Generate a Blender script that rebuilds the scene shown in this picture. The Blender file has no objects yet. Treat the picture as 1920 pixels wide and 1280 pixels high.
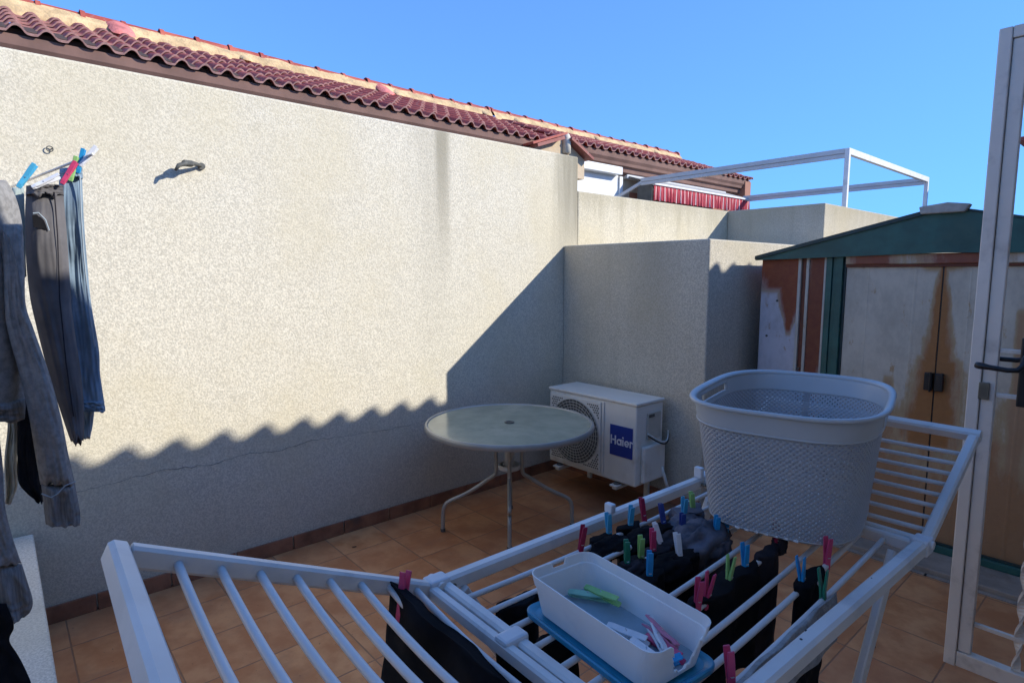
import bpy, math, random
from mathutils import Vector, Matrix, noise as mnoise
R = math.radians
PI = math.pi
S = bpy.context.scene
C = S.collection
random.seed(7)

# ------------------------------------------------------------------ camera geometry (metres, +Y along the terrace)
FPX = 1105.0
PITCH = math.atan(127 / FPX)
YAW = R(48.7)
CAM = Vector((0, 0, 1.6))

def ray(px, py):
    H = Vector((-math.sin(YAW), math.cos(YAW), 0)); RT = Vector((math.cos(YAW), math.sin(YAW), 0)); Z = Vector((0, 0, 1))
    F = H * math.cos(PITCH) - Z * math.sin(PITCH); U = H * math.sin(PITCH) + Z * math.cos(PITCH)
    return F * FPX + RT * (px - 960) - U * (py - 640)

def atx(px, py, x):
    d = ray(px, py); return CAM + d * ((x - CAM.x) / d.x)

# ------------------------------------------------------------------ materials
def new_mat(name):
    m = bpy.data.materials.new(name); m.use_nodes = True
    nt = m.node_tree; nt.nodes.clear()
    out = nt.nodes.new('ShaderNodeOutputMaterial'); b = nt.nodes.new('ShaderNodeBsdfPrincipled')
    nt.links.new(b.outputs[0], out.inputs[0])
    return m, nt, b

class G:
    """small node-graph helper"""
    def __init__(s, nt): s.nt = nt
    def n(s, t, **kw):
        x = s.nt.nodes.new(t)
        for k, v in kw.items(): setattr(x, k, v)
        return x
    def set(s, node, i, v):
        if hasattr(v, 'is_linked') or isinstance(v, bpy.types.NodeSocket): s.nt.links.new(v, node.inputs[i])
        else: node.inputs[i].default_value = v
    def math(s, op, a, b=None, c=None, clamp=False):
        x = s.n('ShaderNodeMath', operation=op); x.use_clamp = clamp
        s.set(x, 0, a)
        if b is not None: s.set(x, 1, b)
        if c is not None: s.set(x, 2, c)
        return x.outputs[0]
    def pos(s):
        g = s.n('ShaderNodeNewGeometry'); sp = s.n('ShaderNodeSeparateXYZ'); s.nt.links.new(g.outputs['Position'], sp.inputs[0])
        return g.outputs['Position'], sp.outputs[0], sp.outputs[1], sp.outputs[2]
    def noise(s, vec, scale, detail=3, rough=.5, stretch=None):
        if stretch:
            mp = s.n('ShaderNodeMapping'); s.nt.links.new(vec, mp.inputs[0]); mp.inputs['Scale'].default_value = stretch; vec = mp.outputs[0]
        x = s.n('ShaderNodeTexNoise'); s.nt.links.new(vec, x.inputs['Vector'])
        x.inputs['Scale'].default_value = scale; x.inputs['Detail'].default_value = detail; x.inputs['Roughness'].default_value = rough
        return x.outputs['Fac']
    def ramp(s, v, a, b, smooth=True):
        x = s.n('ShaderNodeMapRange'); x.interpolation_type = 'SMOOTHSTEP' if smooth else 'LINEAR'
        s.set(x, 0, v); x.inputs[1].default_value = a; x.inputs[2].default_value = b
        return x.outputs[0]
    def mix(s, f, a, b, mode='MIX'):
        x = s.n('ShaderNodeMix', data_type='RGBA', blend_type=mode)
        for i, v in ((0, f), (6, a), (7, b)):
            if isinstance(v, bpy.types.NodeSocket): s.nt.links.new(v, x.inputs[i])
            elif i == 0: x.inputs[0].default_value = v
            else: x.inputs[i].default_value = (*v, 1) if len(v) == 3 else v
        return x.outputs[2]
    def bump(s, h, strength, dist, b):
        x = s.n('ShaderNodeBump'); s.nt.links.new(h, x.inputs['Height'])
        x.inputs['Strength'].default_value = strength; x.inputs['Distance'].default_value = dist
        s.nt.links.new(x.outputs[0], b.inputs['Normal'])

def simple(name, col, rough=.5, var=.12, vscale=12, bscale=0, bstr=.2, bdist=.002, metal=0, spec=.5, dirt=None, dscale=5, trans=0, alpha=1, stretch=None, coat=0, lo=.52, hi=.75):
    m, nt, b = new_mat(name); g = G(nt)
    tc = g.n('ShaderNodeTexCoord'); o = tc.outputs['Object']
    n = g.noise(o, vscale, 4, .6, stretch)
    dark = tuple(c * (1 - var) for c in col); lite = tuple(min(1, c * (1 + var)) for c in col)
    c = g.mix(g.ramp(n, .3, .7), dark, lite)
    if dirt:
        p = g.pos()[0]
        d = g.noise(p, dscale, 5, .65)
        c = g.mix(g.ramp(d, lo, hi), c, dirt)
    nt.links.new(c, b.inputs['Base Color'])
    b.inputs['Roughness'].default_value = rough; b.inputs['Metallic'].default_value = metal
    b.inputs['Specular IOR Level'].default_value = spec
    if trans: b.inputs['Transmission Weight'].default_value = trans
    if coat: b.inputs['Coat Weight'].default_value = coat
    if bscale: g.bump(g.noise(o, bscale, 3, .6, stretch), bstr, bdist, b)
    return m

def stucco(name, col, stains=(), grime=(.30, .27, .20), footz=None, topz=None, bump=.007, runamt=.22):
    m, nt, b = new_mat(name); g = G(nt)
    P, x, y, z = g.pos()
    fine = g.noise(P, 120, 2, .75); mid = g.noise(P, 55, 3, .6); big = g.noise(P, 1.1, 4, .6)
    c = g.mix(g.ramp(fine, .34, .66), tuple(k * .74 for k in col), tuple(min(1, k * 1.12) for k in col))
    c = g.mix(g.math('MULTIPLY', g.ramp(mid, .64, .78), .35), c, tuple(k * .5 for k in col))
    c = g.mix(g.math('MULTIPLY', g.ramp(big, .42, .7), .45), c, (col[0] * .88, col[1] * .83, col[2] * .68))
    pit = g.noise(P, 30, 5, .8)
    c = g.mix(g.math('MULTIPLY', g.ramp(pit, .61, .70), .45), c, tuple(k * .55 for k in col))
    trowel = g.noise(P, 4.5, 5, .7, (1, 1, 1.6))
    c = g.mix(g.math('MULTIPLY', g.ramp(trowel, .50, .72), .22), c, (col[0] * .72, col[1] * .70, col[2] * .66))
    runs = g.noise(P, 1.0, 4, .65, (7, 7, .55))
    c = g.mix(g.math('MULTIPLY', g.ramp(runs, .50, .74), runamt), c, grime)
    for (axis, ctr, w, z0, z1, amt) in stains:       # rain runs: vertical dirty bands below a low spot of the coping
        a = (x, y)[axis]
        d = g.math('ABSOLUTE', g.math('SUBTRACT', a, ctr))
        d = g.math('ADD', d, g.math('MULTIPLY', g.math('SUBTRACT', runs, .5), w * 1.3))
        mk = g.math('SUBTRACT', 1, g.ramp(d, w * .1, w))
        mk = g.math('MULTIPLY', mk, g.ramp(z, z0, z1))
        mk = g.math('MULTIPLY', mk, g.math('ADD', .55, g.math('MULTIPLY', fine, .9)))
        c = g.mix(g.math('MULTIPLY', mk, amt, clamp=True), c, grime)
    if topz:
        mk = g.math('MULTIPLY', g.ramp(g.math('ADD', z, g.math('MULTIPLY', g.math('SUBTRACT', runs, .5), .5)), topz - .3, topz + .05), .5)
        c = g.mix(mk, c, (grime[0] * 1.2, grime[1] * 1.15, grime[2]))
    if footz:
        mk = g.math('SUBTRACT', 1, g.ramp(g.math('ADD', z, g.math('MULTIPLY', big, .35)), .1, footz))  # darker towards the foot of the wall
        c = g.mix(g.math('MULTIPLY', mk, .35), c, (.30, .27, .24))
    nt.links.new(c, b.inputs['Base Color']); b.inputs['Roughness'].default_value = .95; b.inputs['Specular IOR Level'].default_value = .15
    h = g.math('ADD', g.math('ADD', g.math('MULTIPLY', fine, .8), g.math('MULTIPLY', mid, .4)), g.math('ADD', g.math('MULTIPLY', pit, -.5), g.math('MULTIPLY', trowel, 1.2)))
    g.bump(h, .42, bump, b)
    return m

def tile_floor(name):
    m, nt, b = new_mat(name); g = G(nt)
    P, x, y, z = g.pos()
    T = .315
    def cell(a, off):
        q = g.math('DIVIDE', g.math('ADD', a, off), T); f = g.math('FRACT', q); i = g.math('FLOOR', q)
        e = g.math('MINIMUM', f, g.math('SUBTRACT', 1, f)); return e, i
    ex, ix = cell(x, 20.055); ey, iy = cell(y, 20.02)
    e = g.math('MINIMUM', ex, ey)
    cmb = g.n('ShaderNodeCombineXYZ'); nt.links.new(ix, cmb.inputs[0]); nt.links.new(iy, cmb.inputs[1])
    wn = g.n('ShaderNodeTexWhiteNoise', noise_dimensions='3D'); nt.links.new(cmb.outputs[0], wn.inputs[0])
    off = g.n('ShaderNodeVectorMath', operation='ADD'); nt.links.new(P, off.inputs[0])
    sc = g.n('ShaderNodeVectorMath', operation='SCALE'); nt.links.new(wn.outputs['Color'], sc.inputs[0]); sc.inputs['Scale'].default_value = 9
    nt.links.new(sc.outputs[0], off.inputs[1])
    cloud = g.noise(off.outputs[0], 6.5, 4, .6)
    c = g.mix(g.ramp(cloud, .33, .68), (.52, .195, .07), (.70, .33, .14))
    c = g.mix(g.math('MULTIPLY', wn.outputs['Value'], .35), c, (.46, .185, .09))
    stain = g.noise(P, 2.3, 5, .7)
    c = g.mix(g.math('MULTIPLY', g.ramp(stain, .5, .75), .4), c, (.28, .15, .095))
    # shade below the outdoor unit, painted into the tile colour as a dark patch
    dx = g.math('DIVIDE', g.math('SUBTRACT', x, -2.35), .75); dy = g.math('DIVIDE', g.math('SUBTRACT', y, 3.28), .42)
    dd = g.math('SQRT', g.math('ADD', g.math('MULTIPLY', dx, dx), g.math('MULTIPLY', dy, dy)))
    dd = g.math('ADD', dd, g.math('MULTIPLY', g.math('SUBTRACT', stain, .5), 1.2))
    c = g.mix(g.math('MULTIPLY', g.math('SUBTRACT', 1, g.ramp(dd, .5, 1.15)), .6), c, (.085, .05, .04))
    spk = g.noise(P, 60, 2, .5)
    c = g.mix(g.math('MULTIPLY', g.ramp(spk, .70, .76), .6), c, (.12, .06, .04))
    jn = g.ramp(g.math('ADD', e, g.math('MULTIPLY', g.math('SUBTRACT', g.noise(P, 30, 2, .5), .5), .008)), .006, .014)
    c = g.mix(g.math('SUBTRACT', 1, jn), c, (.33, .16, .085))
    nt.links.new(c, b.inputs['Base Color'])
    nt.links.new(g.math('ADD', .42, g.math('MULTIPLY', cloud, .3)), b.inputs['Roughness'])
    g.bump(g.math('ADD', jn, g.math('MULTIPLY', cloud, .3)), .5, .004, b)
    return m

def rust_metal(name, base, masks, bottom=None, top=None, hue=None, speck=.5, wave=0):
    """painted sheet metal with rust. masks: (x centre, half width at the top, half width at the bottom, z low, z high, amount)"""
    m, nt, b = new_mat(name); g = G(nt)
    P, x, y, z = g.pos()
    n1 = g.noise(P, 5, 6, .7, (1.6, 1, .55)); n2 = g.noise(P, 28, 4, .7); n3 = g.noise(P, 7, 5, .7, (1.3, 1, .8))
    col = g.mix(g.ramp(n3, .35, .7), base, tuple(k * .78 for k in base))
    tot = None
    for (xc, wt, wb, z0, z1, amt) in masks:
        t = g.ramp(z, z0, z1, False)                       # 0 low .. 1 high
        w = g.math('ADD', wb, g.math('MULTIPLY', t, wt - wb))
        d = g.math('DIVIDE', g.math('ABSOLUTE', g.math('SUBTRACT', x, xc)), w)
        d = g.math('ADD', d, g.math('MULTIPLY', g.math('SUBTRACT', n1, .5), 1.9))
        k = g.math('SUBTRACT', 1, g.ramp(d, .45, 1.3))
        k = g.math('MULTIPLY', k, g.ramp(z, z0 - .05, z0 + .02)); k = g.math('MULTIPLY', k, g.math('SUBTRACT', 1, g.ramp(z, z1 - .02, z1 + .04)))
        k = g.math('MULTIPLY', k, amt)
        tot = k if tot is None else g.math('MAXIMUM', tot, k)
    if bottom:
        k = g.math('SUBTRACT', 1, g.ramp(g.math('ADD', z, g.math('MULTIPLY', g.math('SUBTRACT', n1, .5), 1.3)), bottom[0], bottom[1]))
        k = g.math('MULTIPLY', k, bottom[2]); tot = k if tot is None else g.math('MAXIMUM', tot, k)
    if top:
        k = g.ramp(g.math('ADD', z, g.math('MULTIPLY', g.math('SUBTRACT', n1, .5), top[2])), top[0], top[1])
        tot = k if tot is None else g.math('MAXIMUM', tot, k)
    sp = g.math('MULTIPLY', g.ramp(g.noise(P, 13, 5, .7, (1.5, 1, .6)), .60, .76), speck)
    wash = g.math('MULTIPLY', g.ramp(g.noise(P, 2.6, 5, .65, (2.2, 1, .5)), .48, .72), .38)
    col = g.mix(wash, col, (.33, .25, .15))
    tot = sp if tot is None else g.math('MAXIMUM', tot, sp)
    rust = g.mix(g.ramp(n2, .3, .7), (.20, .062, .018), (.36, .14, .035))
    if hue: rust = g.mix(.75, rust, hue)
    c = g.mix(tot, col, rust)
    halo = g.math('MULTIPLY', g.ramp(tot, .02, .4), g.math('SUBTRACT', 1, g.ramp(tot, .4, .9)))
    c = g.mix(g.math('MULTIPLY', halo, .5), c, (.40, .27, .10))
    nt.links.new(c, b.inputs['Base Color']); b.inputs['Roughness'].default_value = .62
    g.bump(g.math('ADD', g.math('MULTIPLY', n2, .4), n3), .25, .006, b)
    return m

def roof_tile_mat(name, a, bb):
    m, nt, b = new_mat(name); g = G(nt)
    P, x, y, z = g.pos()
    n = g.noise(P, 2.4, 4, .6); n2 = g.noise(P, 22, 4, .7)
    c = g.mix(g.ramp(n, .35, .65), a, bb)
    cb_ = g.n('ShaderNodeCombineXYZ'); nt.links.new(g.math('FLOOR', g.math('DIVIDE', y, .2184)), cb_.inputs[0]); nt.links.new(g.math('FLOOR', g.math('DIVIDE', x, .33)), cb_.inputs[1])
    wn = g.n('ShaderNodeTexWhiteNoise'); nt.links.new(cb_.outputs[0], wn.inputs[0])
    c = g.mix(g.math('MULTIPLY', wn.outputs['Value'], .45), c, (bb[0] * .62, bb[1] * .6, bb[2] * .75))
    c = g.mix(g.math('MULTIPLY', g.ramp(n2, .55, .75), .6), c, (.42, .33, .28))
    nt.links.new(c, b.inputs['Base Color']); b.inputs['Roughness'].default_value = .6; b.inputs['Specular IOR Level'].default_value = .3
    g.bump(n2, .3, .004, b)
    return m

def stripe_mat(name):
    m, nt, b = new_mat(name); g = G(nt)
    P, x, y, z = g.pos()
    f = g.math('FRACT', g.math('MULTIPLY', y, 7.5))
    w = g.math('LESS_THAN', f, .14)
    c = g.mix(g.ramp(g.noise(P, 4, 3), .3, .7), (.42, .035, .055), (.52, .06, .08))
    c = g.mix(w, c, (.75, .62, .58))
    nt.links.new(c, b.inputs['Base Color']); b.inputs['Roughness'].default_value = .85
    return m

def perf_mat(name, col):
    """basket weave: small woven knobs pressed in the plastic"""
    m, nt, b = new_mat(name); g = G(nt)
    uv = g.n('ShaderNodeUVMap'); sp = g.n('ShaderNodeSeparateXYZ'); nt.links.new(uv.outputs[0], sp.inputs[0])
    u = g.math('MULTIPLY', sp.outputs[0], 1.75 * PI); v = g.math('MULTIPLY', sp.outputs[1], 1.65 * PI)
    h = g.math('MULTIPLY', g.math('SINE', u), g.math('SINE', v))
    hole = g.math('SUBTRACT', 1, g.ramp(h, -.85, -.35))
    P = g.pos()[0]
    c = g.mix(g.ramp(g.noise(P, 7, 3), .3, .7), col, tuple(k * .9 for k in col))
    c = g.mix(g.math('MULTIPLY', hole, .5), c, tuple(k * .35 for k in col))
    nt.links.new(c, b.inputs['Base Color']); b.inputs['Roughness'].default_value = .42
    nt.links.new(g.math('SUBTRACT', 1, g.math('MULTIPLY', g.ramp(g.math('MULTIPLY', h, -1), .62, .80), .85)), b.inputs['Alpha'])
    g.bump(h, .5, .002, b)
    return m

M = {}
WALLC = (.71, .655, .535)
M['wall'] = stucco('white_stucco', WALLC, stains=[(1, 2.30, .08, 1.4, 2.55, .75), (1, 2.22, .22, .3, 2.9, .25), (1, 3.52, .20, 1.2, 2.4, .9), (1, 3.62, .09, 1.5, 2.4, .9)], footz=.9, runamt=.06)
M['wall2'] = stucco('cream_stucco', (.66, .60, .47), topz=2.3)
M['div'] = stucco('grey_stucco', (.60, .55, .455), stains=[(0, -2.45, .3, .5, 1.9, .35)], footz=.6)
M['far'] = stucco('house_stucco', (.66, .60, .50))
M['own'] = stucco('own_stucco', (.68, .65, .58), bump=.003)
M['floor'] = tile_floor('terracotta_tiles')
M['ground'] = simple('asphalt_ground', (.16, .14, .12), .95, .3, 1.5)
M['skirt'] = simple('skirting_tile', (.27, .115, .065), .5, .3, 7, 30, .2, dirt=(.15, .08, .06), dscale=6)
M['crack'] = simple('crack_line', (.27, .25, .22), .95)
M['leaf'] = simple('dry_leaf', (.10, .05, .025), .9)
M['concrete'] = simple('concrete', (.33, .27, .22), .9, .2, 5, 60, .4, dirt=(.22, .16, .12), dscale=4)
M['rooftile'] = roof_tile_mat('wine_roof_tile', (.36, .062, .042), (.50, .12, .075))
M['rooftile2'] = roof_tile_mat('red_roof_tile', (.30, .08, .06), (.36, .12, .09))
M['mortar'] = simple('yellow_mortar', (.62, .43, .22), .95, .25, 6, 30, .6, .02, dirt=(.42, .30, .18), dscale=5)
M['pink'] = simple('pink_mortar', (.66, .20, .17), .9, .25, 6, 30, .5, .02)
M['cornice'] = simple('brown_cornice', (.21, .115, .088), .8, .15, 3, dirt=(.14, .085, .07), dscale=2)
M['filler'] = simple('dark_eave_backing', (.07, .045, .035), .95)
M['soffit'] = simple('rust_paint', (.36, .16, .10), .8, .15, 3)
M['pvc'] = simple('white_pvc', (.80, .80, .78), .45, .03, 3)
M['white'] = simple('white_powdercoat', (.78, .77, .75), .4, .04, 8, dirt=(.60, .58, .54), dscale=7)
M['doorwhite'] = simple('door_white', (.76, .69, .61), .45, .05, 5, dirt=(.50, .44, .38), dscale=6)
M['greywhite'] = simple('pale_grey_metal', (.60, .60, .59), .45, .05, 5)
M['stripe'] = stripe_mat('red_striped_fabric')
M['canopy'] = simple('grey_canvas', (.42, .41, .38), .9, .1, 4)
M['green'] = simple('green_paint', (.022, .10, .085), .5, .25, 6, 25, .15, dirt=(.035, .10, .08), dscale=4)
M['greendark'] = simple('dark_green_paint', (.010, .040, .042), .5, .25, 6)
M['seal'] = simple('grey_cap', (.42, .40, .36), .7, .15, 20)
SX = -.89
M['sheddoor'] = rust_metal('rusty_door_sheet', (.60, .54, .44), [(SX, .022, .10, .95, 1.66, 1), (SX, .12, .18, .62, 1.12, 1), (-.70, .05, .06, .5, 1.0, .7), (-.52, .035, .05, .5, 1.4, .75), (-1.12, .03, .05, .5, .98, .7), (SX, .14, .10, 1.64, 1.70, .9)], bottom=(.42, .92, .85), hue=(.36, .16, .05), speck=.55)
M['shedside'] = rust_metal('rusty_side_sheet', (.60, .58, .62), [(-1.72, .15, .02, 1.22, 1.72, 1), (-1.80, .2, .16, 1.50, 1.72, 1)], top=(1.44, 1.66, .55), hue=(.25, .048, .02), speck=.5)
M['rustpanel'] = rust_metal('rusted_panel', (.62, .58, .54), [(-1.56, .075, .075, -.1, 1.8, 1)], hue=(.17, .035, .022), speck=.3)
M['rusthead'] = rust_metal('rusty_header', (.62, .56, .48), [(-1.25, .16, .16, 1.5, 1.8, 1), (-.82, .18, .18, 1.5, 1.8, 1)], hue=(.25, .075, .05), speck=.5)
M['blackmetal'] = simple('black_metal', (.012, .012, .014), .4, .2, 20)
M['acwhite'] = simple('ac_white', (.74, .73, .68), .45, .04, 4, dirt=(.58, .55, .47), dscale=5)
M['acgrille'] = simple('ac_grille', (.50, .48, .42), .55, .08, 10)
M['acdark'] = simple('ac_recess', (.10, .10, .09), .7, .2, 8)
M['blue'] = simple('label_blue', (.018, .045, .27), .4, .08, 4)
M['lettering'] = simple('lettering_white', (.72, .74, .80), .5, .03, 4)
M['cable'] = simple('black_cable', (.02, .02, .02), .4)
M['tableglass'] = simple('frosted_glass', (.33, .35, .26), .22, .12, 9, 120, .1, .001, dirt=(.42, .43, .33), dscale=4, coat=.3)
M['tableframe'] = simple('grey_steel', (.36, .36, .34), .35, .1, 6, metal=.3)
M['rack'] = simple('rack_white', (.68, .68, .67), .38, .07, 6, dirt=(.52, .53, .54), dscale=9)
M['rod'] = simple('rack_rod', (.68, .68, .68), .35, .05, 6)
M['hinge'] = simple('rack_plastic', (.66, .68, .71), .4, .05, 6)
M['basket'] = simple('basket_grey', (.47, .485, .49), .38, .06, 4)
M['basketweave'] = perf_mat('basket_weave', (.42, .43, .45))
M['tub'] = simple('milky_plastic', (.82, .82, .81), .35, .04, 6, dirt=(.72, .73, .75), dscale=8)
M['lid'] = simple('blue_lid', (.03, .27, .44), .35, .12, 8)
M['tubfloor'] = simple('grey_blue_floor', (.27, .36, .41), .4, .15, 12)
PEG = {'blue': (.02, .30, .62), 'navy': (.02, .045, .22), 'pink': (.62, .06, .16), 'dark red': (.36, .02, .07), 'green': (.02, .20, .12), 'light green': (.30, .55, .18), 'white': (.74, .74, .76), 'sky blue': (.08, .42, .66), 'mint': (.30, .58, .42), 'pale pink': (.60, .18, .28)}
for k, v in PEG.items(): M['peg_' + k] = simple('peg_' + k.replace(' ', '_'), v, .35, .08, 30)
M['spring'] = simple('spring_steel', (.5, .5, .5), .3, metal=.9)
M['black'] = simple('black_cotton', (.012, .012, .014), .95, .3, 18, 160, .3, .001, spec=.08)
M['charcoal'] = simple('charcoal_cotton', (.035, .032, .038), .95, .25, 18, 160, .3, .001, spec=.08)
M['greyknit'] = simple('grey_knit', (.12, .12, .145), .95, .35, 22, 150, .5, .002, spec=.08)
M['towel'] = simple('grey_towel', (.33, .33, .33), 1, .22, 40, 220, .9, .004, spec=.08)
M['sweat'] = simple('grey_marl', (.27, .26, .25), 1, .2, 60, 260, .5, .002, spec=.08, dirt=(.34, .33, .32), dscale=20)
M['cuff'] = simple('grey_rib', (.22, .215, .21), 1, .25, 60, 200, .6, .003, spec=.08, stretch=(1, 3, .2))
M['denim1'] = simple('black_denim', (.14, .132, .135), .95, .3, 5, 240, .4, .001, spec=.08)
M['denim2'] = simple('blue_denim', (.20, .27, .34), .95, .35, 5, 240, .4, .001, spec=.08, dirt=(.28, .36, .43), dscale=7)
M['tee'] = simple('pale_green_cotton', (.34, .40, .38), .95, .12, 9)
M['cream'] = simple('cream_cotton', (.42, .40, .31), .95, .15, 9)
M['bracket'] = simple('bracket_metal', (.10, .10, .09), .7, .25, 30)
M['stitch'] = simple('pale_stitch', (.36, .42, .46), .9)
M['brass'] = simple('lock_metal', (.20, .19, .15), .4, .2, 20, metal=.6)

# ------------------------------------------------------------------ mesh helpers
class MB:
    def __init__(s): s.v = []; s.f = []; s.uv = {}
    def add(s, vs, fs):
        o = len(s.v); s.v += [Vector(p) for p in vs]; s.f += [tuple(i + o for i in f) for f in fs]; return s
    def box(s, a, b, T=None):
        x0, y0, z0 = a; x1, y1, z1 = b
        vs = [Vector(p) for p in ((x0, y0, z0), (x1, y0, z0), (x1, y1, z0), (x0, y1, z0), (x0, y0, z1), (x1, y0, z1), (x1, y1, z1), (x0, y1, z1))]
        if T: vs = [T(p) for p in vs]
        return s.add(vs, [(0, 3, 2, 1), (4, 5, 6, 7), (0, 1, 5, 4), (1, 2, 6, 5), (2, 3, 7, 6), (3, 0, 4, 7)])
    def bar(s, p, q, w, h, up=(0, 0, 1), round_=.0):
        """rectangular bar from p to q, w across, h along up"""
        p = Vector(p); q = Vector(q); d = (q - p).normalized(); up = Vector(up)
        x = d.cross(up).normalized(); u = x.cross(d).normalized(); c = min(w, h) * round_
        if c: prof = [(-w/2+c, -h/2), (w/2-c, -h/2), (w/2, -h/2+c), (w/2, h/2-c), (w/2-c, h/2), (-w/2+c, h/2), (-w/2, h/2-c), (-w/2, -h/2+c)]
        else: prof = [(-w/2, -h/2), (w/2, -h/2), (w/2, h/2), (-w/2, h/2)]
        n = len(prof); vs = [e + x * a + u * b for e in (p, q) for a, b in prof]
        fs = [(i, (i+1) % n, n + (i+1) % n, n + i) for i in range(n)] + [tuple(range(n))[::-1], tuple(range(n, 2*n))]
        return s.add(vs, fs)
    def tube(s, pts, r, n=10, closed=False, flat=None):
        pts = [Vector(p) for p in pts]; L = len(pts); rings = []; prev = None
        for i, p in enumerate(pts):
            if closed: t = (pts[(i+1) % L] - pts[i-1]).normalized()
            else: t = ((pts[min(i+1, L-1)] - pts[i]).normalized() + (pts[i] - pts[max(i-1, 0)]).normalized()).normalized()
            if prev is None:
                a = Vector((0, 0, 1)) if abs(t.z) < .9 else Vector((1, 0, 0)); x = t.cross(a).normalized()
            else: x = (prev - t * prev.dot(t)).normalized()
            prev = x; y = t.cross(x).normalized(); rr = r[i] if isinstance(r, (list, tuple)) else r
            rings.append([p + x * (math.cos(2*PI*k/n) * rr) + y * (math.sin(2*PI*k/n) * rr) for k in range(n)])
        vs = [v for rg in rings for v in rg]; fs = []
        for i in range(L if closed else L - 1):
            j = (i + 1) % L
            for k in range(n): fs.append((i*n+k, i*n+(k+1) % n, j*n+(k+1) % n, j*n+k))
        if not closed: fs += [tuple(range(n))[::-1], tuple(range((L-1)*n, L*n))]
        return s.add(vs, fs)
    def cyl(s, p, q, r, n=16): return s.tube([p, q], r, n)
    def lathe(s, prof, c, n=48, rot=None):
        vs = []; fs = []
        for r, z in prof:
            for k in range(n): vs.append(Vector((c[0] + r * math.cos(2*PI*k/n), c[1] + r * math.sin(2*PI*k/n), c[2] + z)))
        for i in range(len(prof) - 1):
            for k in range(n): fs.append((i*n+k, i*n+(k+1) % n, (i+1)*n+(k+1) % n, (i+1)*n+k))
        fs += [tuple(range(n))[::-1], tuple(range((len(prof)-1)*n, len(prof)*n))]
        return s.add(vs, fs)
    def prism(s, poly, d):
        """poly: list of 3D points, extruded by vector d"""
        poly = [Vector(p) for p in poly]; d = Vector(d); n = len(poly)
        return s.add(poly + [p + d for p in poly], [tuple(range(n))[::-1], tuple(range(n, 2*n))] + [(i, (i+1) % n, n+(i+1) % n, n+i) for i in range(n)])
    def build(s, name, m, parent=None, smooth=False, bevel=0, seg=2, uv=None, solid=0, sub=0):
        me = bpy.data.meshes.new(name); off = parent_loc(parent)
        me.from_pydata([tuple(v - off) for v in s.v], [], s.f); me.update()
        import bmesh
        bm = bmesh.new(); bm.from_mesh(me); bmesh.ops.recalc_face_normals(bm, faces=bm.faces); bm.to_mesh(me); bm.free()
        if uv:
            l = me.uv_layers.new(name='UVMap')
            for lp in me.loops: l.data[lp.index].uv = uv[lp.vertex_index]
        me.materials.append(m if not isinstance(m, str) else M[m])
        o = bpy.data.objects.new(name, me); C.objects.link(o)
        if parent: o.parent = parent
        if smooth:
            for p in me.polygons: p.use_smooth = True
        if solid:
            k = o.modifiers.new('s', 'SOLIDIFY'); k.thickness = solid; k.offset = 0
        if bevel:
            k = o.modifiers.new('b', 'BEVEL'); k.width = bevel; k.segments = seg; k.limit_method = 'ANGLE'; k.angle_limit = R(40)
        if sub:
            k = o.modifiers.new('u', 'SUBSURF'); k.levels = sub; k.render_levels = sub
        return o

def parent_loc(p):
    v = Vector((0, 0, 0))
    while p: v += p.location; p = p.parent
    return v

def tag(o, label=None, cat=None, group=None, kind=None):
    if label: o['label'] = label
    if cat: o['category'] = cat
    if group: o['group'] = group
    if kind: o['kind'] = kind
    return o

def thing(name, loc, label, cat, group=None):
    o = bpy.data.objects.new(name, None); C.objects.link(o); o.location = loc; o.empty_display_size = .1
    return tag(o, label, cat, group)

def smooth_by_angle(o, a=35):
    me = o.data
    for p in me.polygons: p.use_smooth = True
    try: me.set_sharp_from_angle(angle=R(a))
    except Exception: pass
    return o

# ------------------------------------------------------------------ the setting
XW = -3.32
b = MB().box((-400, -400, -.6), (400, 400, -.02)); tag(b.build('ground', 'ground'), kind='structure')
b = MB().box((XW + .002, -3.2, -.018), (.448, 3.62, 0)); tag(b.build('floor', 'floor'), kind='structure')
b = MB().box((-2.028, 3.66, -.018), (.448, 6.2, .03)); tag(b.build('paved_step', 'concrete', bevel=.006), kind='structure')
b = MB()
for i in range(4): b.box((-2.02 + i * .62, 3.625, -.016), (-2.02 + i * .62 + .608, 3.655, .004))
tag(b.build('drain_strip', 'concrete'), kind='structure')

rnd = random.Random(5)
for k, (x, y, lb_) in enumerate([(-2.2, 2.6, 'tiny dry brown leaf on the tiles right of the table'), (-3.1, 1.5, 'tiny dry brown leaf by the skirting of the white wall'), (-.75, 2.75, 'tiny dry leaf on the tiles below the right wing of the rack'), (-.62, 2.35, 'tiny dark leaf on the tiles near the foot of the white door')]):
    b = MB(); a = rnd.uniform(0, 6); L_ = rnd.uniform(.018, .03); pts = []
    for i in range(5):
        t = i / 4; w_ = .006 * math.sin(PI * (t * .9 + .08)); zz = .002 + .006 * t * t
        pts += [(x + math.cos(a) * L_ * t - math.sin(a) * w_, y + math.sin(a) * L_ * t + math.cos(a) * w_, zz), (x + math.cos(a) * L_ * t + math.sin(a) * w_, y + math.sin(a) * L_ * t - math.cos(a) * w_, zz + .002)]
    b.add(pts, [(2*i, 2*i+1, 2*i+3, 2*i+2) for i in range(4)])
    tag(b.build('dry_leaf', 'leaf', solid=.0008), lb_, 'leaf')
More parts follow.
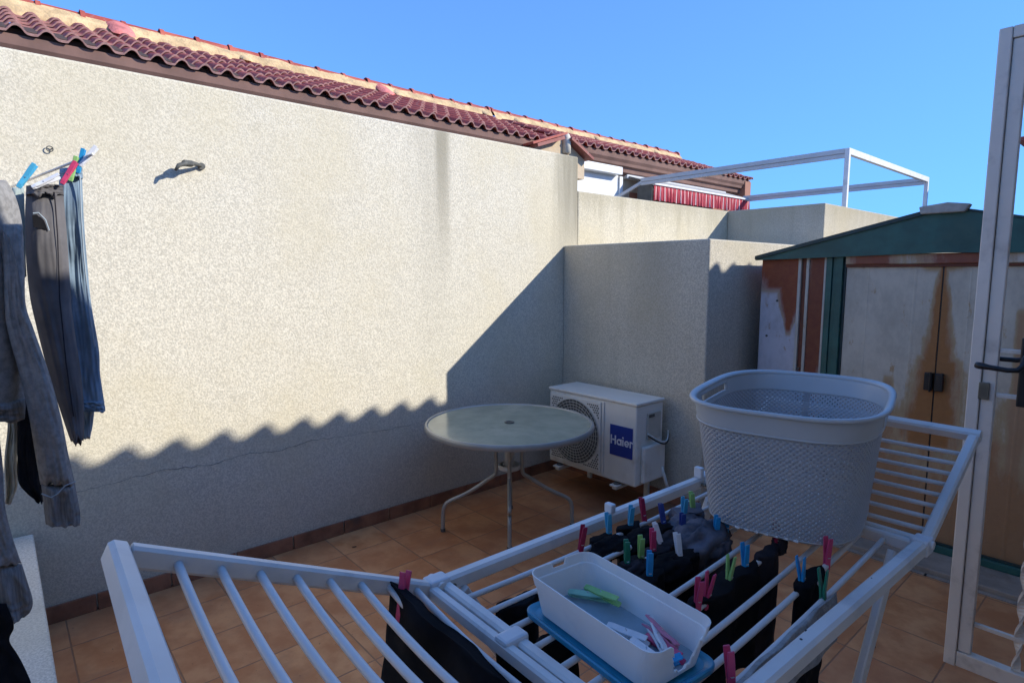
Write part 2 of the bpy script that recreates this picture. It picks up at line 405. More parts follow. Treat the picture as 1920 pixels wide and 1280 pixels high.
# tall boundary wall on the left
w = thing('boundary_wall', (XW, 1, 0), 'tall white rendered wall on the left, half in sun, with the wavy shadow of roof tiles across it', 'wall')
b = MB().box((XW - .2, -3.4, 0), (XW, 3.63, 2.535)); b.build('wall', 'wall', w, bevel=.012)
b = MB().box((XW - .2, 3.632, 0), (XW - .001, 14.5, 2.268)); o = b.build('low_wall', 'wall2', w, bevel=.012)
o['label'] = 'lower cream stretch of the wall beyond the step'
b = MB(); y = -3.2
while y < 3.46:
    y1 = min(y + .315, 3.466); b.box((XW + .001, y + .003, 0), (XW + .014, y1 - .003, .082)); y = y1
b.build('skirting', 'skirt', w, bevel=.003)
pts = []
cr = [(.12, .585), (.3, .60), (.55, .618), (.8, .60), (1.0, .622), (1.15, .60), (1.35, .625), (1.6, .612), (1.85, .60), (2.05, .605)]
for i in range(len(cr) - 1):
    for k in range(8):
        t = k / 8; yy = cr[i][0] * (1 - t) + cr[i+1][0] * t; zz = cr[i][1] * (1 - t) + cr[i+1][1] * t
        pts.append((XW + .0005, yy, zz + random.uniform(-.006, .006)))
MB().tube(pts, [.0016 * random.uniform(.4, 1.3) for _ in pts], 5).build('crack', 'crack', w)

# low parapet bottom left
w = thing('low_parapet', (-2.4, -.1, 0), 'low pale rendered parapet at bottom left below the hanging washing', 'wall')
MB().box((XW + .02, -.22, 0), (-1.25, .045, .42)).build('wall', 'own', w, bevel=.01)
MB().box((XW + .02, -.235, .421), (-1.24, .055, .45)).build('coping', 'own', w, bevel=.008)

# dividing blocks
w = thing('dividing_wall', (-2.7, 3.9, 0), 'shoulder high rendered wall block behind the air conditioning unit', 'wall')
MB().box((XW + .001, 3.469, 0), (-2.03, 6.005, 1.822)).build('wall', 'div', w, bevel=.01)
b = MB(); x = XW + .016
while x < -2.03:
    x1 = min(x + .315, -2.03); b.box((x + .003, 3.455, 0), (x1 - .003, 3.468, .082)); x = x1
b.build('skirting', 'skirt', w, bevel=.003)
w = thing('second_dividing_wall', (-2.8, 7.2, 0), 'farther rendered wall block with a sunlit side, below the white pergola', 'wall')
MB().box((XW + .001, 6.007, 0), (-2.327, 11.5, 2.268)).build('wall', stucco('back_stucco', (.62, .565, .46), topz=2.27), w, bevel=.01)

# ------------------------------------------------------------------ roofs with wavy clay tiles
PER = .2184
M['tilelip'] = simple('tile_lip', (.40, .22, .19), .8, .2, 20)
def wave(t):
    """S tile profile, t in periods -> 0..1 height"""
    t = t % 1
    if t < .56: return math.sin(PI * t / .56) ** .72
    return -.10 * math.sin(PI * (t - .56) / .44)

def tiled_roof(par, xe, ze, xr, zr, y0, y1, m='rooftile', rows=6, phase=0., h=.058, sgn=1, name='roof'):
    """eave at xe,ze ; ridge at xr,zr ; tiles run from y0 to y1"""
    b = MB(); lips = []; n = 12; N = int(round((y1 - y0) / PER * n)); L = math.hypot(xr - xe, zr - ze)
    sl = Vector((xr - xe, 0, zr - ze)) / L; nr = Vector((-sl.z, 0, sl.x)); nr = nr if nr.z > 0 else -nr
    ov = .05
    for r in range(rows):
        a0 = L * r / rows - (0 if r == 0 else ov); a1 = L * (r + 1) / rows
        vs = []
        for a, lift in ((a0, .036), (a0 + .004, .037), (a1, .004)):
            for i in range(N + 1):
                yy = y0 + (y1 - y0) * i / N; t = (yy - phase) / PER
                jit = .004 * mnoise.noise(Vector((math.floor(t) * 3.1, r * 1.7, 0)))
                p = Vector((xe, yy, ze)) + sl * (a + jit * 2) + nr * (lift + h * wave(t) + jit)
                vs.append(p)
        fs = []
        for q in range(2):
            for i in range(N): fs.append((q*(N+1)+i, q*(N+1)+i+1, (q+1)*(N+1)+i+1, (q+1)*(N+1)+i))
        # thickness below
        o = len(vs)
        for i in range(N + 1): vs.append(vs[i] - nr * .020)
        for i in range(N + 1): vs.append(vs[2*(N+1)+i] - nr * .012)
        for i in range(N):
            fs.append((o+i, o+i+1, i+1, i)); lips.append(len(b.f) + len(fs) - 1); fs.append((o+N+1+i, o+N+2+i, o+i+1, o+i))
        for i in range(N): lips.append(len(b.f) + i)
        b.add(vs, fs)
    o = b.build(name, m, par); smooth_by_angle(o, 50)
    o.data.materials.append(M['tilelip'])
    for q in lips: o.data.polygons[q].material_index = 1
    return o

def ridge(par, xr, zr, y0, y1, m='rooftile', step=.42, r=.09):
    b = MB(); y = y0; k = 0
    while y < y1:
        ye = min(y + step + .04, y1); n = 10; vs = []
        dz = random.uniform(-.012, .012)
        for yy, rr in ((y, r * 1.22), (y + .05, r * 1.2), (y + .052, r * 1.02), (ye, r * .95)):
            for i in range(n + 1):
                a = PI * i / n; vs.append((xr + rr * math.cos(a), yy, zr + dz + rr * math.sin(a)))
            for i in range(n + 1):
                a = PI * i / n; vs.append((xr + (rr - .014) * math.cos(a), yy, zr + dz + (rr - .014) * math.sin(a)))
        q = n + 1; fs = []
        for e in range(3):
            for i in range(n):
                fs += [(2*e*q+i, 2*e*q+i+1, (2*e+2)*q+i+1, (2*e+2)*q+i), ((2*e+1)*q+i, (2*e+3)*q+i, (2*e+3)*q+i+1, (2*e+1)*q+i+1)]
        for i in range(n): fs += [(i, q+i, q+i+1, i+1), (6*q+i, 6*q+i+1, 7*q+i+1, 7*q+i)]
        b.add(vs, fs); y += step; k += 1
    b.build('ridge_tiles', m, par)
    # mortar bed: lumpy strip facing the terrace, in front of the ridge
    b = MB(); N = int((y1 - y0) / .07); vs = []
    for i in range(N + 1):
        yy = y0 + (y1 - y0) * i / N
        for (dx, dz) in ((.26, -.30), (.20, -.09), (.14, -.015), (.09, .03)):
            nn = mnoise.noise(Vector((yy * 4, dx * 20, 1.3))) * .018
            vs.append((xr + dx + nn, yy, zr + dz + nn))
    fs = [(i*4+k, i*4+k+1, (i+1)*4+k+1, (i+1)*4+k) for i in range(N) for k in range(3)]
    b.add(vs, fs); b.build('mortar_bed', 'mortar', par, smooth=True)



def cornice(par, xe, ze, y0, y1):
    b = MB()
    prof = [(-.03, -.012), (-.04, -.10), (-.075, -.15), (-.085, -.20), (-.14, -.215), (-.15, -.30), (-.24, -.345), (-.40, -.36), (-.40, -.012)]
    b.prism([(xe + a, y0, ze + c) for a, c in prof], (0, y1 - y0, 0)); b.build('cornice', 'cornice', par)
    MB().prism([(xe - .07, y0, ze - .010), (xe - .07, y0, ze + .045), (xe - .42, y0, ze + .19), (xe - .42, y0, ze - .010)], (0, y1 - y0, 0)).build('eave_backing', 'filler', par)  # dark backing added behind the tile ends, stands for their shaded gaps

XE = -7.0
h1 = thing('neighbour_house', (-8, 2.4, 0), 'nearer neighbouring house with wine red wavy tile roof running above the white wall', 'house')
MB().box((-11.0, -4, 0), (XE - .30, 7.35, 3.50)).build('wall', 'far', h1)
cornice(h1, XE, 3.715, -4, 7.2)
tiled_roof(h1, XE, 3.695, -8.95, 4.49, -4, 7.25, phase=.05)
tiled_roof(h1, -11.2, 3.60, -9.15, 4.42, -4, 7.25, phase=.05, rows=5, name='rear_roof')
ridge(h1, -9.12, 4.655, -4, 7.35)
# gable ends under the roof slopes
for nm, yy in (('gable_end', -3.95), ('gable_end', 7.3)):
    MB().prism([(-11.0, yy, 3.5), (XE - .3, yy, 3.5), (XE - .3, yy, 3.70), (-9.1, yy, 4.52), (-11.0, yy, 3.66)], (0, .05, 0)).build(nm, 'far', h1)
h2 = thing('far_house', (-8, 10.5, 0), 'farther neighbouring house with shuttered window, its tile roof ending above the pergola', 'house')
MB().box((-11.0, 7.55, 0), (XE - .30, 13.55, 3.56)).build('wall', 'far', h2)
cornice(h2, XE, 3.79, 7.45, 13.7)
tiled_roof(h2, XE, 3.77, -8.95, 4.49, 7.42, 13.75, phase=.1)
tiled_roof(h2, -11.2, 3.62, -9.15, 4.42, 7.42, 13.75, phase=.1, rows=5, name='rear_roof')
ridge(h2, -9.12, 4.655, 7.42, 13.75, step=.45)
MB().prism([(-11.0, 13.5, 3.56), (XE - .3, 13.5, 3.56), (XE - .3, 13.5, 3.76), (-9.1, 13.5, 4.52), (-11.0, 13.5, 3.7)], (0, .06, 0)).build('gable_end', 'far', h2)
MB().box((XE - .30, 13.45, 3.42), (XE - .02, 13.72, 3.75)).build('cornice_end', 'soffit', h2)
MB().box((XE - .299, 9.45, 3.02), (XE - .285, 13.5, 3.17)).build('plinth_band', 'soffit', h2)
# party wall ridge caps in pink mortar
def cap(par, y, m, s=1.0, x=-9.0, z=4.66, nm='ridge_cap'):
    b = MB(); n = 9; vs = []
    for i in range(n + 1):
        for k in range(6):
            a = PI * k / 5; t = i / n
            rr = (.13 * s) * (1 - .25 * t) * (1 + .15 * mnoise.noise(Vector((i * .8, k * 1.1, y))))
            vs.append((x - .08 + .48 * s * t, y + rr * math.cos(a) * 1.5, z - .26 * t * s + .0 + rr * .75 * math.sin(a) * (1 - .25 * t)))
    fs = [(i*6+k, i*6+k+1, (i+1)*6+k+1, (i+1)*6+k) for i in range(n) for k in range(5)] + [tuple(range(6)), tuple(range(n*6, n*6+6))]
    b.add(vs, fs); b.build(nm, m, par, smooth=True)
cap(h1, 1.43, 'pink', .8); cap(h1, 5.05, 'pink', .75); cap(h1, 5.32, 'mortar', .55)
for yy in (2.9, 7.2): cap(h1, yy, 'mortar', .5)
for yy in (8.0, 10.4, 12.6): cap(h2, yy, 'mortar', .5)
# pediment with finial between the two houses
MB().prism([(-6.95, 6.45, 3.2), (-6.95, 6.45, 3.56), (-6.95, 7.22, 3.80), (-6.95, 7.75, 3.52), (-6.95, 7.75, 3.2)], (-.25, 0, 0)).build('pediment', stucco('pediment_stucco', (.66, .52, .36)), h1)
MB().bar((-6.98, 6.42, 3.60), (-6.98, 7.18, 3.86), .34, .035).build('pediment_coping', 'rooftile', h1)
MB().bar((-6.94, 6.5, 3.575), (-6.94, 7.1, 3.775), .3, .05).build('pediment_tiles', 'rooftile2', h1)
MB().bar((-6.96, 7.28, 3.79), (-6.96, 7.82, 3.53), .32, .04).build('pediment_verge', 'rooftile2', h1)
MB().lathe([(.075, -.15), (.075, .09), (.06, .13), (.05, .15), (.02, .17)], (-6.93, 7.28, 3.72), 14).build('finial', 'mortar2', h1, smooth=True) if M.setdefault('mortar2', simple('pale_mortar', (.70, .64, .52), .9, .12, 8)) else 0
# shuttered window on the far house
win = MB().box((-7.30, 7.6, 3.42), (-7.08, 8.96, 3.56)).build('shutter_box', 'pvc', h2, bevel=.01)
b = MB()
z = 2.5
while z < 3.40: b.box((-7.26, 7.62, z), (-7.235, 9.02, z + .0485)); z += .05
b.build('shutter', 'pvc', h2)
MB().box((-7.28, 9.03, 2.5), (-7.20, 9.12, 3.419)).build('window_frame', 'pvc', h2, bevel=.005)

# distant house corner behind the door
h3 = thing('distant_house', (1, 17, 0), 'small piece of a distant tiled eave seen through the white glazed door', 'house')
MB().box((-1.95, 14.3, 0), (3, 20, 3.78)).build('wall', 'far', h3)
MB().box((-2.12, 14.1, 3.76), (3.2, 20.2, 3.94)).build('cornice', 'mortar', h3, bevel=.05)
MB().prism([(-2.22, 13.98, 3.95), (3.3, 13.98, 3.95), (3.3, 20.3, 3.95), (-2.22, 20.3, 3.95)], (0, 0, .07)).build('eave', 'rooftile', h3)
MB().add([(-2.2, 14, 4.02), (3.3, 14, 4.02), (3.3, 20.3, 4.02), (-2.2, 20.3, 4.02), (.2, 17, 4.9), (1.2, 17, 4.9)], [(0, 1, 5, 4), (1, 2, 5), (2, 3, 4, 5), (3, 0, 4)]).build('roof', 'rooftile', h3)

# own house on the right: its tiled eave shades the terrace
h0 = thing('own_house', (2.5, 3, 0), 'house on the right edge of the terrace whose tiled eave throws the wavy shadow', 'house')
b = MB()
b.box((.45, 2.95, 0), (6, 13.9, 3.05)); b.box((.45, -5, 0), (6, 1.6, 3.05)); b.box((.45, 1.6, 2.5), (6, 2.95, 3.05)); b.box((1.5, 1.6, 0), (6, 2.95, 2.5))
b.build('wall', 'own', h0)
MB().box((.20, -5, 3.0), (.46, 13.9, 3.10)).build('cornice', 'cornice', h0)
tiled_roof(h0, .15, 3.105, 3.2, 3.90, -5, 13.9, m='rooftile2', rows=8, phase=3.546 - .28 * PER, h=.045)
tiled_roof(h0, 6.3, 3.1, 3.2, 3.90, -5, 13.9, m='rooftile2', rows=7, phase=3.1, h=.045, name='rear_roof')
w = thing('back_wall', (-1.5, -3.3, 0), 'rendered wall closing the terrace behind the viewer', 'wall')
MB().box((XW, -3.6, 0), (.449, -3.4, 2.6)).build('wall', 'own', w)

# ------------------------------------------------------------------ wall fittings
br = thing('wall_bracket', (XW, .74, 2.11), 'small rusty grey line hook fixed high on the sunlit white wall', 'bracket')
MB().cyl((XW - .01, .835, 2.135), (XW + .012, .835, 2.135), .017, 14).build('base_plate', 'bracket', br)
MB().tube([(XW, .835, 2.135), (XW + .03, .82, 2.137), (XW + .055, .79, 2.136), (XW + .075, .75, 2.13), (XW + .085, .715, 2.115), (XW + .08, .70, 2.09)], [.007, .008, .011, .012, .010, .006], 10).build('hook', 'bracket', br, smooth=True)
MB().box((XW + .045, .735, 2.118), (XW + .085, .785, 2.146)).build('roller_housing', 'bracket', br, bevel=.008)
rg = thing('wall_ring', (XW, .233, 2.138), 'tiny metal screw ring on the white wall above the washing', 'ring')
MB().tube([(XW + .012, .233 + .0115 * math.cos(a), 2.138 + .0115 * math.sin(a)) for a in [2*PI*i/16 for i in range(16)]], .0022, 6, closed=True).build('ring', 'bracket', rg, smooth=True)
MB().cyl((XW - .005, .2435, 2.143), (XW + .013, .2435, 2.143), .0025, 8).build('screw', 'bracket', rg)

# ------------------------------------------------------------------ pergola
pg = thing('pergola', (-4.9, 10.9, 0), 'white metal pergola frame standing above the far terrace wall', 'pergola')
PX0, PX1, PY0, PY1, PZ = -6.72, -3.23, 9.0, 12.75, 3.315
for (px_, py_) in ((PX1, PY0), (PX1, PY1)):
    MB().box((px_ - .03, py_ - .03, 0), (px_ + .03, py_ + .03, PZ - .001)).build('post', 'white', pg, bevel=.004)
MB().box((PX1 - .030, PY0 + .031, PZ - .085), (PX1 + .030, PY1 - .031, PZ)).build('beam', 'white', pg, bevel=.004)
for yy in (PY0, PY1):
    MB().bar((-7.29, yy - .12 * (yy == PY0), 2.95), (PX0 + .05, yy, PZ - .07), .05, .05).build('wall_strut', 'greywhite', pg)
    MB().box((PX0 + .036, yy - .030, PZ - .065), (PX1 - .031, yy + .030, PZ)).build('beam', 'greywhite', pg, bevel=.004)
    MB().box((PX0 + .036, yy - .022, PZ - .125), (PX1 - .031, yy + .022, PZ - .070)).build('track_rail', 'greywhite', pg, bevel=.004)

# ------------------------------------------------------------------ awning
aw = thing('awning', (-6.2, 9.4, 0), 'grey awning with a red and white striped valance behind the cream wall', 'awning')
b = MB(); N = 110; vs = []; AWX, AWY0, AWY1, AWZ = -6.6, 9.27, 12.86, 3.215
for i in range(N + 1):
    yy = AWY0 + (AWY1 - AWY0) * i / N; dx = .014 * math.sin(i * 1.9); sc = .02 * abs(math.sin(i * .55))
    vs += [(AWX + dx * .3, yy, AWZ), (AWX + dx, yy, AWZ - .14), (AWX + dx * 1.4, yy, AWZ - .28 + sc)]
b.add(vs, [(3*i+k, 3*i+k+1, 3*i+k+4, 3*i+k+3) for i in range(N) for k in range(2)]); b.build('valance', 'stripe', aw, solid=.006)
MB().box((AWX - .03, AWY0 - .02, AWZ + .001), (AWX + .03, AWY1 + .01, AWZ + .035)).build('front_bar', 'pvc', aw, bevel=.01)
MB().prism([(AWX - .01, AWY0, AWZ + .037), (AWX - .01, AWY1, AWZ + .037), (-7.2, AWY1, 3.44), (-7.2, AWY0, 3.44)], (0, 0, .012)).build('canopy', 'canopy', aw)
MB().box((-7.29, AWY0 - .05, 3.40), (-7.18, AWY1 + .02, 3.50)).build('cassette', 'greywhite', aw, bevel=.01)
for yy in (9.6, 12.5): MB().tube([(-7.25, yy, 3.42), (-6.95, yy + .06, 3.20), (AWX, yy + .1, AWZ)], .022, 8).build('arm', 'greywhite', aw)
MB().prism([(AWX - .02, AWY0 - .03, AWZ - .3), (AWX - .02, AWY0 - .03, AWZ), (-6.95, AWY0 - .03, AWZ + .11), (-6.95, AWY0 - .03, AWZ - .3)], (0, .03, 0)).build('side_curtain', 'acdark', aw)

# ------------------------------------------------------------------ garden shed
sh = thing('garden_shed', (-.89, 4.9, .03), 'rusty metal garden shed with dark green gable and posts behind the laundry basket', 'shed')
YF = 3.95
Z0 = .031
MB().box((-1.915, YF + .03, Z0), (.135, 6.1, 1.70)).build('body', 'shedside', sh)
# ribbed left panel and rusted panel
b = MB().box((-1.915, YF, Z0), (-1.672, YF + .028, 1.712)); b.build('side_panel', 'shedside', sh, bevel=.004)
MB().box((-1.671, YF - .008, Z0), (-1.652, YF + .028, 1.712)).build('panel_rib', 'pvcold', sh, bevel=.003) if M.setdefault('pvcold', rust_metal('old_white_trim', (.60, .55, .47), [], hue=(.3, .12, .06), speck=.7)) else 0
MB().box((-1.651, YF + .010, Z0), (-1.622, YF + .028, 1.712)).build('panel_groove', M.setdefault('groove', rust_metal('rusty_groove', (.20, .05, .03), [], top=(-2, -1, .1), hue=(.13, .03, .022))), sh)
MB().box((-1.621, YF - .006, Z0), (-1.602, YF + .028, 1.712)).build('panel_rib', 'pvcold', sh, bevel=.003)
MB().box((-1.601, YF, Z0), (-1.512, YF + .028, 1.712)).build('rusted_panel', 'rustpanel', sh, bevel=.004)
MB().box((-1.511, YF - .008, Z0), (-1.498, YF + .028, 1.712)).build('panel_rib', 'pvcold', sh, bevel=.003)
b = MB()
for x0, x1, d in ((-1.497, -1.462, .012), (-1.461, -1.44, .002), (-1.439, -1.40, .014)): b.box((x0, YF - d, Z0), (x1, YF + .028, 1.712))
b.build('corner_post', 'green', sh, bevel=.003)
MB().box((-1.399, YF + .005, Z0), (-1.385, YF + .028, 1.70)).build('door_jamb', 'greendark', sh)
b = MB()
for x0, x1, d in ((-.395, -.355, .012), (-.354, -.334, .002), (-.333, -.30, .014)): b.box((x0, YF - d, Z0), (x1, YF + .028, 1.712))
b.build('corner_post', 'green', sh, bevel=.003)
MB().box((-.299, YF, Z0), (.135, YF + .028, 1.712)).build('side_panel', 'shedside', sh)
MB().box((-1.384, YF - .02, 1.655), (-.396, YF + .028, 1.712)).build('door_header', 'rusthead', sh, bevel=.006)
MB().box((-1.384, YF - .006, 1.640), (-.396, YF + .020, 1.654)).build('header_lip', M['groove'], sh)
def door_leaf(x0, x1, nm):
    b = MB(); n = 80; vs = []
    for i in range(n + 1):
        x = x0 + (x1 - x0) * i / n; t = (x - x0) / .243 % 1
        d = .0012 if .48 < t < .52 else 0
        vs += [(x, YF + .012 - d, .075), (x, YF + .012 - d, 1.638)]
    b.add(vs, [(2*i, 2*i+1, 2*i+3, 2*i+2) for i in range(n)])
    d = b.build(nm, 'sheddoor', sh, solid=.006); return d
dl = door_leaf(-1.383, SX - .004, 'door'); dr = door_leaf(SX + .004, -.397, 'door')
MB().box((SX - .0035, YF + .014, .075), (SX + .0035, YF + .02, 1.638)).build('door_gap', 'blackmetal', sh)
for sx in (-1, 1):
    x0, x1 = (SX + sx * .004, SX + sx * .045) ; x0, x1 = min(x0, x1), max(x0, x1)
    MB().box((x0, YF - .022, .945), (x1, YF + .006, 1.045)).build('latch', 'blackmetal', dl if sx < 0 else dr, bevel=.004)
MB().cyl((SX - .012, YF - .03, .94), (SX - .012, YF - .03, 1.05), .006, 8).build('latch_pin', 'blackmetal', dl)
MB().box((-1.5, YF - .045, Z0), (-.3, YF + .0, .072)).build('bottom_rail', 'green', sh, bevel=.004)
MB().box((-1.384, YF - .030, .0725), (-.396, YF - .012, .084)).build('sliding_track', 'greendark', sh)
# gable fascia and roof
gx0, gx1, gz = -1.945, .165, 1.712
MB().prism([(gx0, YF - .040, 1.690), (SX, YF - .040, 1.714), (gx1, YF - .040, 1.690), (gx1, YF - .040, 1.702), (SX + .09, YF - .040, 1.930), (SX - .09, YF - .040, 1.930), (gx0, YF - .040, 1.702)], (0, .03, 0)).build('gable', 'green', sh)
b = MB()
for sgn, xe in ((-1, gx0), (1, gx1)):
    b.prism([(xe, YF - .047, 1.704), (SX, YF - .047, 1.953), (SX, YF - .047, 1.965), (xe, YF - .047, 1.716)], (0, 2.2, 0))
b.build('roof', 'greendark', sh)
MB().prism([(gx0 + .002, YF - .054, 1.696), (SX - .09, YF - .054, 1.925), (SX - .09, YF - .054, 1.948), (gx0 + .002, YF - .054, 1.718)], (0, .006, 0)).build('roof_edge', 'greendark', sh)
MB().prism([(SX - .11, YF - .075, 1.925), (SX + .09, YF - .075, 1.925), (SX + .11, YF - .075, 1.965), (SX + .01, YF - .075, 1.980), (SX - .12, YF - .075, 1.965)], (0, .06, 0)).build('ridge_cap', 'seal', sh, bevel=.006)
b = MB()
for (x, z) in ((-1.86, 1.18), (-1.89, .86), (-1.64, .98), (-1.80, 1.42)): MB().cyl((x, YF - .004, z), (x, YF + .002, z), .008, 8).build('rivet', 'acdark', sh)


# ------------------------------------------------------------------ air conditioning unit
ac = thing('air_conditioner', (-2.68, 3.26, 0), 'white outdoor air conditioning unit with a blue brand square, on brackets behind the round table', 'air conditioner')
AX0, AX1, AY0, AY1, AZ0, AZ1 = -3.095, -2.295, 3.10, 3.40, .19, .757
MB().box((AX0, AY0, AZ0), (AX1, AY1, AZ1 - .02)).build('body', 'acwhite', ac, bevel=.012, seg=3)
MB().box((AX0 - .008, AY0 - .008, AZ1 - .0195), (AX1 + .008, AY1 + .006, AZ1)).build('top_panel', 'acwhite', ac, bevel=.006)
# fan grille
gr = MB().box((AX0 + .012, AY0 - .010, AZ0 + .03), (AX0 + .505, AY0 - .001, AZ1 - .04)).build('grille_frame', 'acwhite', ac, bevel=.02, seg=3)
cxg, czg = AX0 + .258, (AZ0 + AZ1) / 2 - .005
MB().cyl((cxg, AY0 - .0125, czg), (cxg, AY0 - .0105, czg), .232, 48).build('fan_opening', 'acdark', ac)
for r_ in range(3): pass
b = MB()
for k in range(11):
    r_ = .03 + k * .0205
    b.tube([(cxg + r_ * math.cos(a), AY0 - .019, czg + r_ * math.sin(a)) for a in [2*PI*i/40 for i in range(40)]], .0026, 5, closed=True)
for k in range(40):
    a = 2*PI*k/40; b.tube([(cxg + .035 * math.cos(a), AY0 - .0165, czg + .035 * math.sin(a)), (cxg + .236 * math.cos(a + .35), AY0 - .0165, czg + .236 * math.sin(a + .35))], .0022, 4)
b.build('fan_grille', 'acgrille', gr)
b = MB()
for ix in range(26):
    for iz in range(28):
        x = AX0 + .035 + ix * .0178 + (.009 if iz % 2 else 0); z = AZ0 + .05 + iz * .0165
        if math.hypot(x - cxg, z - czg) > .248 and x < AX0 + .485 and z < AZ1 - .06: b.box((x, AY0 - .0125, z), (x + .010, AY0 - .0095, z + .009))
b.build('corner_mesh', 'acdark', gr)
MB().cyl((cxg, AY0 - .022, czg), (cxg, AY0 - .014, czg), .038, 20).build('hub_cap', 'acgrille', gr)
MB().box((AX0 + .518, AY0 - .009, AZ0 + .02), (AX0 + .532, AY0 - .001, AZ1 - .03)).build('front_rib', 'acwhite', ac, bevel=.003)
lb = MB().box((AX0 + .585, AY0 - .004, AZ0 + .185), (AX0 + .775, AY0 - .0012, AZ0 + .395)).build('brand_label', 'blue', ac)

# lettering built from bars and arcs: Haier
def letters(y):
    b = MB(); h = .062; x = AX0 + .593; z = AZ0 + .262; th = .0105; sx = .86
    def bar(x0, z0, x1, z1, w=th): b.bar((x0, y, z0), (x1, y, z1), .003, w, up=(z0 - z1, 0, x1 - x0))
    def arc(cx_, cz, r0, r1, a0, a1, n=14):
        vs = []
        for i in range(n + 1):
            a = R(a0 + (a1 - a0) * i / n)
            for rr in (r0, r1):
                for yy in (y, y - .003): vs.append((cx_ + rr * math.cos(a) * .92, yy, cz + rr * math.sin(a)))
        fs = []
        for i in range(n):
            q = 4 * i; fs += [(q, q+4, q+6, q+2), (q+1, q+3, q+7, q+5), (q, q+1, q+5, q+4), (q+2, q+6, q+7, q+3)]
        fs += [(0, 2, 3, 1), (4*n, 4*n+1, 4*n+3, 4*n+2)]; b.add(vs, fs)
    xh = h * .70; r0 = xh / 2
    bar(x + th/2, z, x + th/2, z + h); bar(x + .040, z, x + .040, z + h); bar(x + th/2, z + h*.5, x + .040, z + h*.5)
    x += .054
    arc(x + r0 - .003, z + r0, r0 - th, r0, 0, 360, 24); bar(x + 2*r0 - th/2 - .004, z, x + 2*r0 - th/2 - .004, z + xh)
    x += .050
    bar(x, z, x, z + xh); bar(x, z + h - th, x, z + h)
    x += .011
    arc(x + r0, z + r0, r0 - th, r0, 5, 318, 22); bar(x + .004, z + r0 - .002, x + 2*r0 - .004, z + r0 - .002, .008)
    x += .050
    bar(x, z, x, z + xh); arc(x + .012, z + xh - .017, .017 - th * .9, .017, 20, 130, 8)
    return b
letters(AY0 - .0042).build('lettering', 'lettering', lb)
# right side cover
MB().box((AX1 + .0015, AY0 + .05, AZ0 + .02), (AX1 + .035, AY1 - .01, AZ0 + .27)).build('valve_cover', 'acwhite', ac, bevel=.012)
MB().box((AX1 + .0015, AY0 + .11, AZ1 - .26), (AX1 + .012, AY1 - .04, AZ1 - .08)).build('handle_recess', 'acgrille', ac, bevel=.004)
MB().box((AX1 + .0125, AY0 + .12, AZ1 - .11), (AX1 + .015, AY1 - .12, AZ1 - .09)).build('handle_lip', 'acdark', ac)
cb = []
for i in range(17):
    t = i / 16; cb.append((AX1 + .02 + .055 * math.sin(PI * t), AY0 + .10 + .24 * t, AZ0 + .34 - .055 * math.sin(PI * t) - .02 * t))
MB().tube(cb, .0055, 7).build('cable', 'cable', ac, smooth=True)
MB().tube([(p[0] - .012, p[1] + .012, p[2] + .01) for p in cb], .005, 7).build('cable', 'acwhite', ac, smooth=True)
MB().tube([(AX1 + .03, AY1 - .05, AZ0 + .1), (AX1 + .05, AY1, AZ0 - .05), (AX1 + .03, AY1 + .05, AZ0 - .12)], .012, 8).build('pipe', 'acwhite', ac, smooth=True)
for x in (AX0 + .11, AX1 - .15):
    f_ = MB().box((x - .018, AY0 - .03, AZ0 - .045), (x + .018, 3.454, AZ0 - .026)).build('bracket', 'acwhite', ac, bevel=.003)
    MB().cyl((x, AY0 + .0, AZ0 - .0255), (x, AY0 + .0, AZ0 - .003), .024, 14).build('rubber_foot', 'acdark', f_)
    MB().box((x - .03, AY0 - .045, AZ0 - .024), (x + .03, AY0 + .02, AZ0 - .012)).build('clamp', 'acwhite', f_, bevel=.003)
    MB().box((x - .017, 3.43, AZ0 - .20), (x + .017, 3.4538, AZ0 - .046)).build('wall_plate', 'acwhite', f_)

# ------------------------------------------------------------------ round glass table
tc_ = (-2.66, 2.315); TH = .70; TR = .515
tb = thing('round_table', (tc_[0], tc_[1], 0), 'round frosted glass garden table with bent grey steel legs against the white wall', 'table')
MB().lathe([(0.0, TH - .012), (TR - .02, TH - .012), (TR - .02, TH - .004), (.024, TH - .004), (.0, TH - .004)][1:4], (tc_[0], tc_[1], 0), 96).build('glass_top', 'tableglass', tb)
pr = [(TR - .024, TH - .03), (TR - .004, TH - .032), (TR, TH - .022), (TR, TH - .006), (TR - .006, TH + .002), (TR - .016, TH + .002), (TR - .022, TH - .0035)]
b = MB(); n = 96; vs = []
for k in range(n):
    a = 2*PI*k/n
    for r_, z_ in pr: vs.append((tc_[0] + r_ * math.cos(a), tc_[1] + r_ * math.sin(a), z_))
q = len(pr); b.add(vs, [(k*q+i, k*q+(i+1) % q, ((k+1) % n)*q+(i+1) % q, ((k+1) % n)*q+i) for k in range(n) for i in range(q)])
smooth_by_angle(b.build('rim', 'tableframe', tb), 40)
b = MB().lathe([(.030, TH - .003), (.030, TH + .001), (.024, TH + .002), (.017, TH + .001), (.015, TH - .006)], (tc_[0], tc_[1], 0), 24); b.build('parasol_hole', 'acdark', tb)
feet = [(-2.935, 2.005), (-2.475, 2.155), (-2.455, 2.665), (-2.93, 2.56)]
